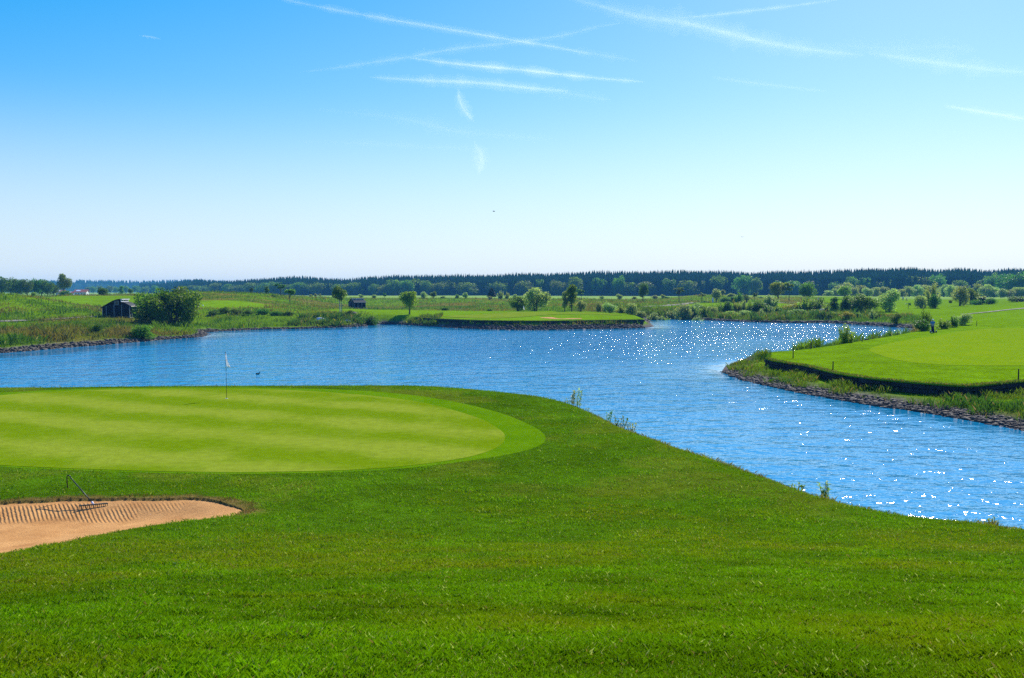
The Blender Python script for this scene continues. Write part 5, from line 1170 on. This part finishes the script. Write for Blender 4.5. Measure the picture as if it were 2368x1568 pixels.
sprig(1460, 988, .55, .3, 4, 9, 'right part of the spreading weeds on the bank', 7, 'leaf_pale', .08)
sprig(1843, 1116, .22, .35, 4, 6, 'low broad leafed weed on the bank left of the upright one', 8, 'leaf_yellow', .07)
sprig(1907, 1140, .46, .22, 5, 11, 'upright broad leafed weed on the bank at the lower right', 9, 'leaf_yellow', .08)
sprig(2297, 1203, .23, .22, 5, 8, 'small bushy weed on the bank near the right edge', 10, 'leaf_yellow', .06)

# ------------------------------------------------------------------ contrails, high above everything
def m_cloud(name, dens):
    m = bpy.data.materials.new(name); m.use_nodes = True; n, l = m.node_tree.nodes, m.node_tree.links; n.remove(n['Principled BSDF'])
    v = n.new('ShaderNodeVolumePrincipled'); v.inputs['Color'].default_value = (1, 1, 1, 1); v.inputs['Density'].default_value = dens; v.inputs['Anisotropy'].default_value = 0.35
    l.new(v.outputs[0], n['Material Output'].inputs['Volume']); return m
ALT = 2600.0
def contrail(pts, wid, tau, label, seed, nb=1):
    g = random.Random(seed); L = smoothline([(p[0], p[1]) for p in pts], 7); n = len(L); mb = MB(); wmax = 0; vs, fs = [], []; K = 12
    C0, Rr = [], []
    for i, (px, py) in enumerate(L):
        a, b, c = ray(px, py); t = (ALT - HC) / c; u = i / (n - 1); e = max(.03, math.sin(math.pi * min(max(u, .0), 1)) ** .6); d = t * math.sqrt(a * a + b * b + c * c)
        C0.append(Vector((a * t, b * t, ALT))); Rr.append(wid / FPX * d * 1.25 * e * (1 + .16 * math.sin(i * 1.3 + seed) + .16 * g.uniform(-1, 1))); wmax = max(wmax, Rr[-1])
    for i, c in enumerate(C0):
        t = (C0[min(i + 1, n - 1)] - C0[max(i - 1, 0)]).normalized(); dp = c.normalized(); up = t.cross(dp).normalized(); dp = up.cross(t)
        for k in range(K):
            q = 2 * math.pi * k / K; rr = Rr[i] / (abs(math.cos(q)) ** .62 + abs(math.sin(q)) ** .62) ** (1 / .62) * (1 + .12 * g.uniform(-1, 1))
            vs.append(c + up * math.cos(q) * rr + dp * math.sin(q) * rr * 1.3)
    for i in range(n - 1):
        for k in range(K): k2 = (k + 1) % K; fs.append(((i + 1) * K + k, (i + 1) * K + k2, i * K + k2, i * K + k))
    fs.append(tuple(range(K))); fs.append(tuple(range(n * K - 1, (n - 1) * K - 1, -1)))
    mb.add(vs, fs, True); o = mb.build('contrail', m_cloud('contrail', tau * .31 / (1.6 * wmax)))
    return tag(o, label, 'contrail')
contrail([(600, -15), (700, 8), (860, 38), (1050, 70), (1200, 95), (1290, 110), (1370, 127)], 9, .42, 'long straight contrail from the top middle down to the right', 1)
contrail([(1300, 112), (1380, 126), (1480, 142)], 9, .12, 'faint tail at the lower end of the long straight contrail', 2)
contrail([(690, 167), (770, 158), (830, 149), (950, 131), (1060, 112), (1180, 99), (1300, 82), (1380, 62), (1450, 52)], 9, .22, 'thin curved contrail crossing under the long straight one', 3)
contrail([(940, 133), (1010, 142), (1080, 150), (1220, 163), (1350, 178), (1500, 190)], 10, .75, 'bright upper one of two short parallel contrails', 4)
contrail([(850, 178), (980, 186), (1100, 191), (1220, 203), (1320, 211)], 13, .6, 'bright lower one of two short parallel contrails', 5)
contrail([(1200, 203), (1300, 214), (1420, 232)], 14, .10, 'faint spread end of the lower parallel contrail', 6)
contrail([(1300, -10), (1380, 12), (1480, 38), (1580, 52), (1680, 76), (1780, 100), (1900, 118), (2000, 128)], 24, .34, 'broad soft contrail falling from the top to the right', 7)
contrail([(1560, 42), (1640, 36), (1720, 27), (1830, 14), (1960, -4)], 6, .34, 'narrow contrail rising to the top edge at the right', 8)
contrail([(1060, 208), (1066, 235), (1078, 258), (1094, 278)], 15, .15, 'short hooked wisp of cloud below the parallel contrails', 9)
contrail([(1100, 335), (1112, 365), (1108, 395)], 18, .08, 'faint round wisp under the hooked wisp', 10)
contrail([(720, 252), (850, 264), (960, 280), (1060, 304), (1200, 316), (1290, 322)], 16, .09, 'very faint long streak in the middle of the sky', 11)
contrail([(680, 328), (850, 332), (1000, 340), (1160, 346)], 10, .07, 'very faint level streak below the hooked wisp', 12)
contrail([(2180, 244), (2280, 260), (2400, 280)], 8, .22, 'short contrail at the right edge', 13)
contrail([(2000, 120), (2130, 140), (2250, 156), (2420, 172)], 18, .2, 'soft spread contrail at the upper right', 14)
contrail([(1900, 100), (2050, 112), (2180, 108), (2260, 118)], 20, .07, 'faint veil above the soft contrail at the upper right', 15)
contrail([(322, 82), (350, 86), (372, 90)], 3, .4, 'tiny contrail alone in the deep blue at the upper left', 16)
contrail([(1640, 178), (1760, 194), (1920, 212)], 7, .1, 'faint short streak right of the parallel contrails', 17)

# ------------------------------------------------------------------ haze: the air between here and the forest
def haze():
    mb = MB(); x0, x1, y0, y1, z0, z1 = -4200, 4200, -400, 4600, -3.2, 46
    mb.add([(x0, y0, z0), (x1, y0, z0), (x1, y1, z0), (x0, y1, z0), (x0, y0, z1), (x1, y0, z1), (x1, y1, z1), (x0, y1, z1)], [(0, 3, 2, 1), (4, 5, 6, 7), (0, 1, 5, 4), (1, 2, 6, 5), (2, 3, 7, 6), (3, 0, 4, 7)])
    m = bpy.data.materials.new('haze'); m.use_nodes = True; n, l = m.node_tree.nodes, m.node_tree.links; n.remove(n['Principled BSDF'])
    v = n.new('ShaderNodeVolumePrincipled'); v.inputs['Color'].default_value = (.14, .50, 1, 1); v.inputs['Density'].default_value = .00017; v.inputs['Anisotropy'].default_value = 0.0
    l.new(v.outputs[0], n['Material Output'].inputs['Volume'])
    tag(mb.build('haze', m), kind='stuff')
haze()
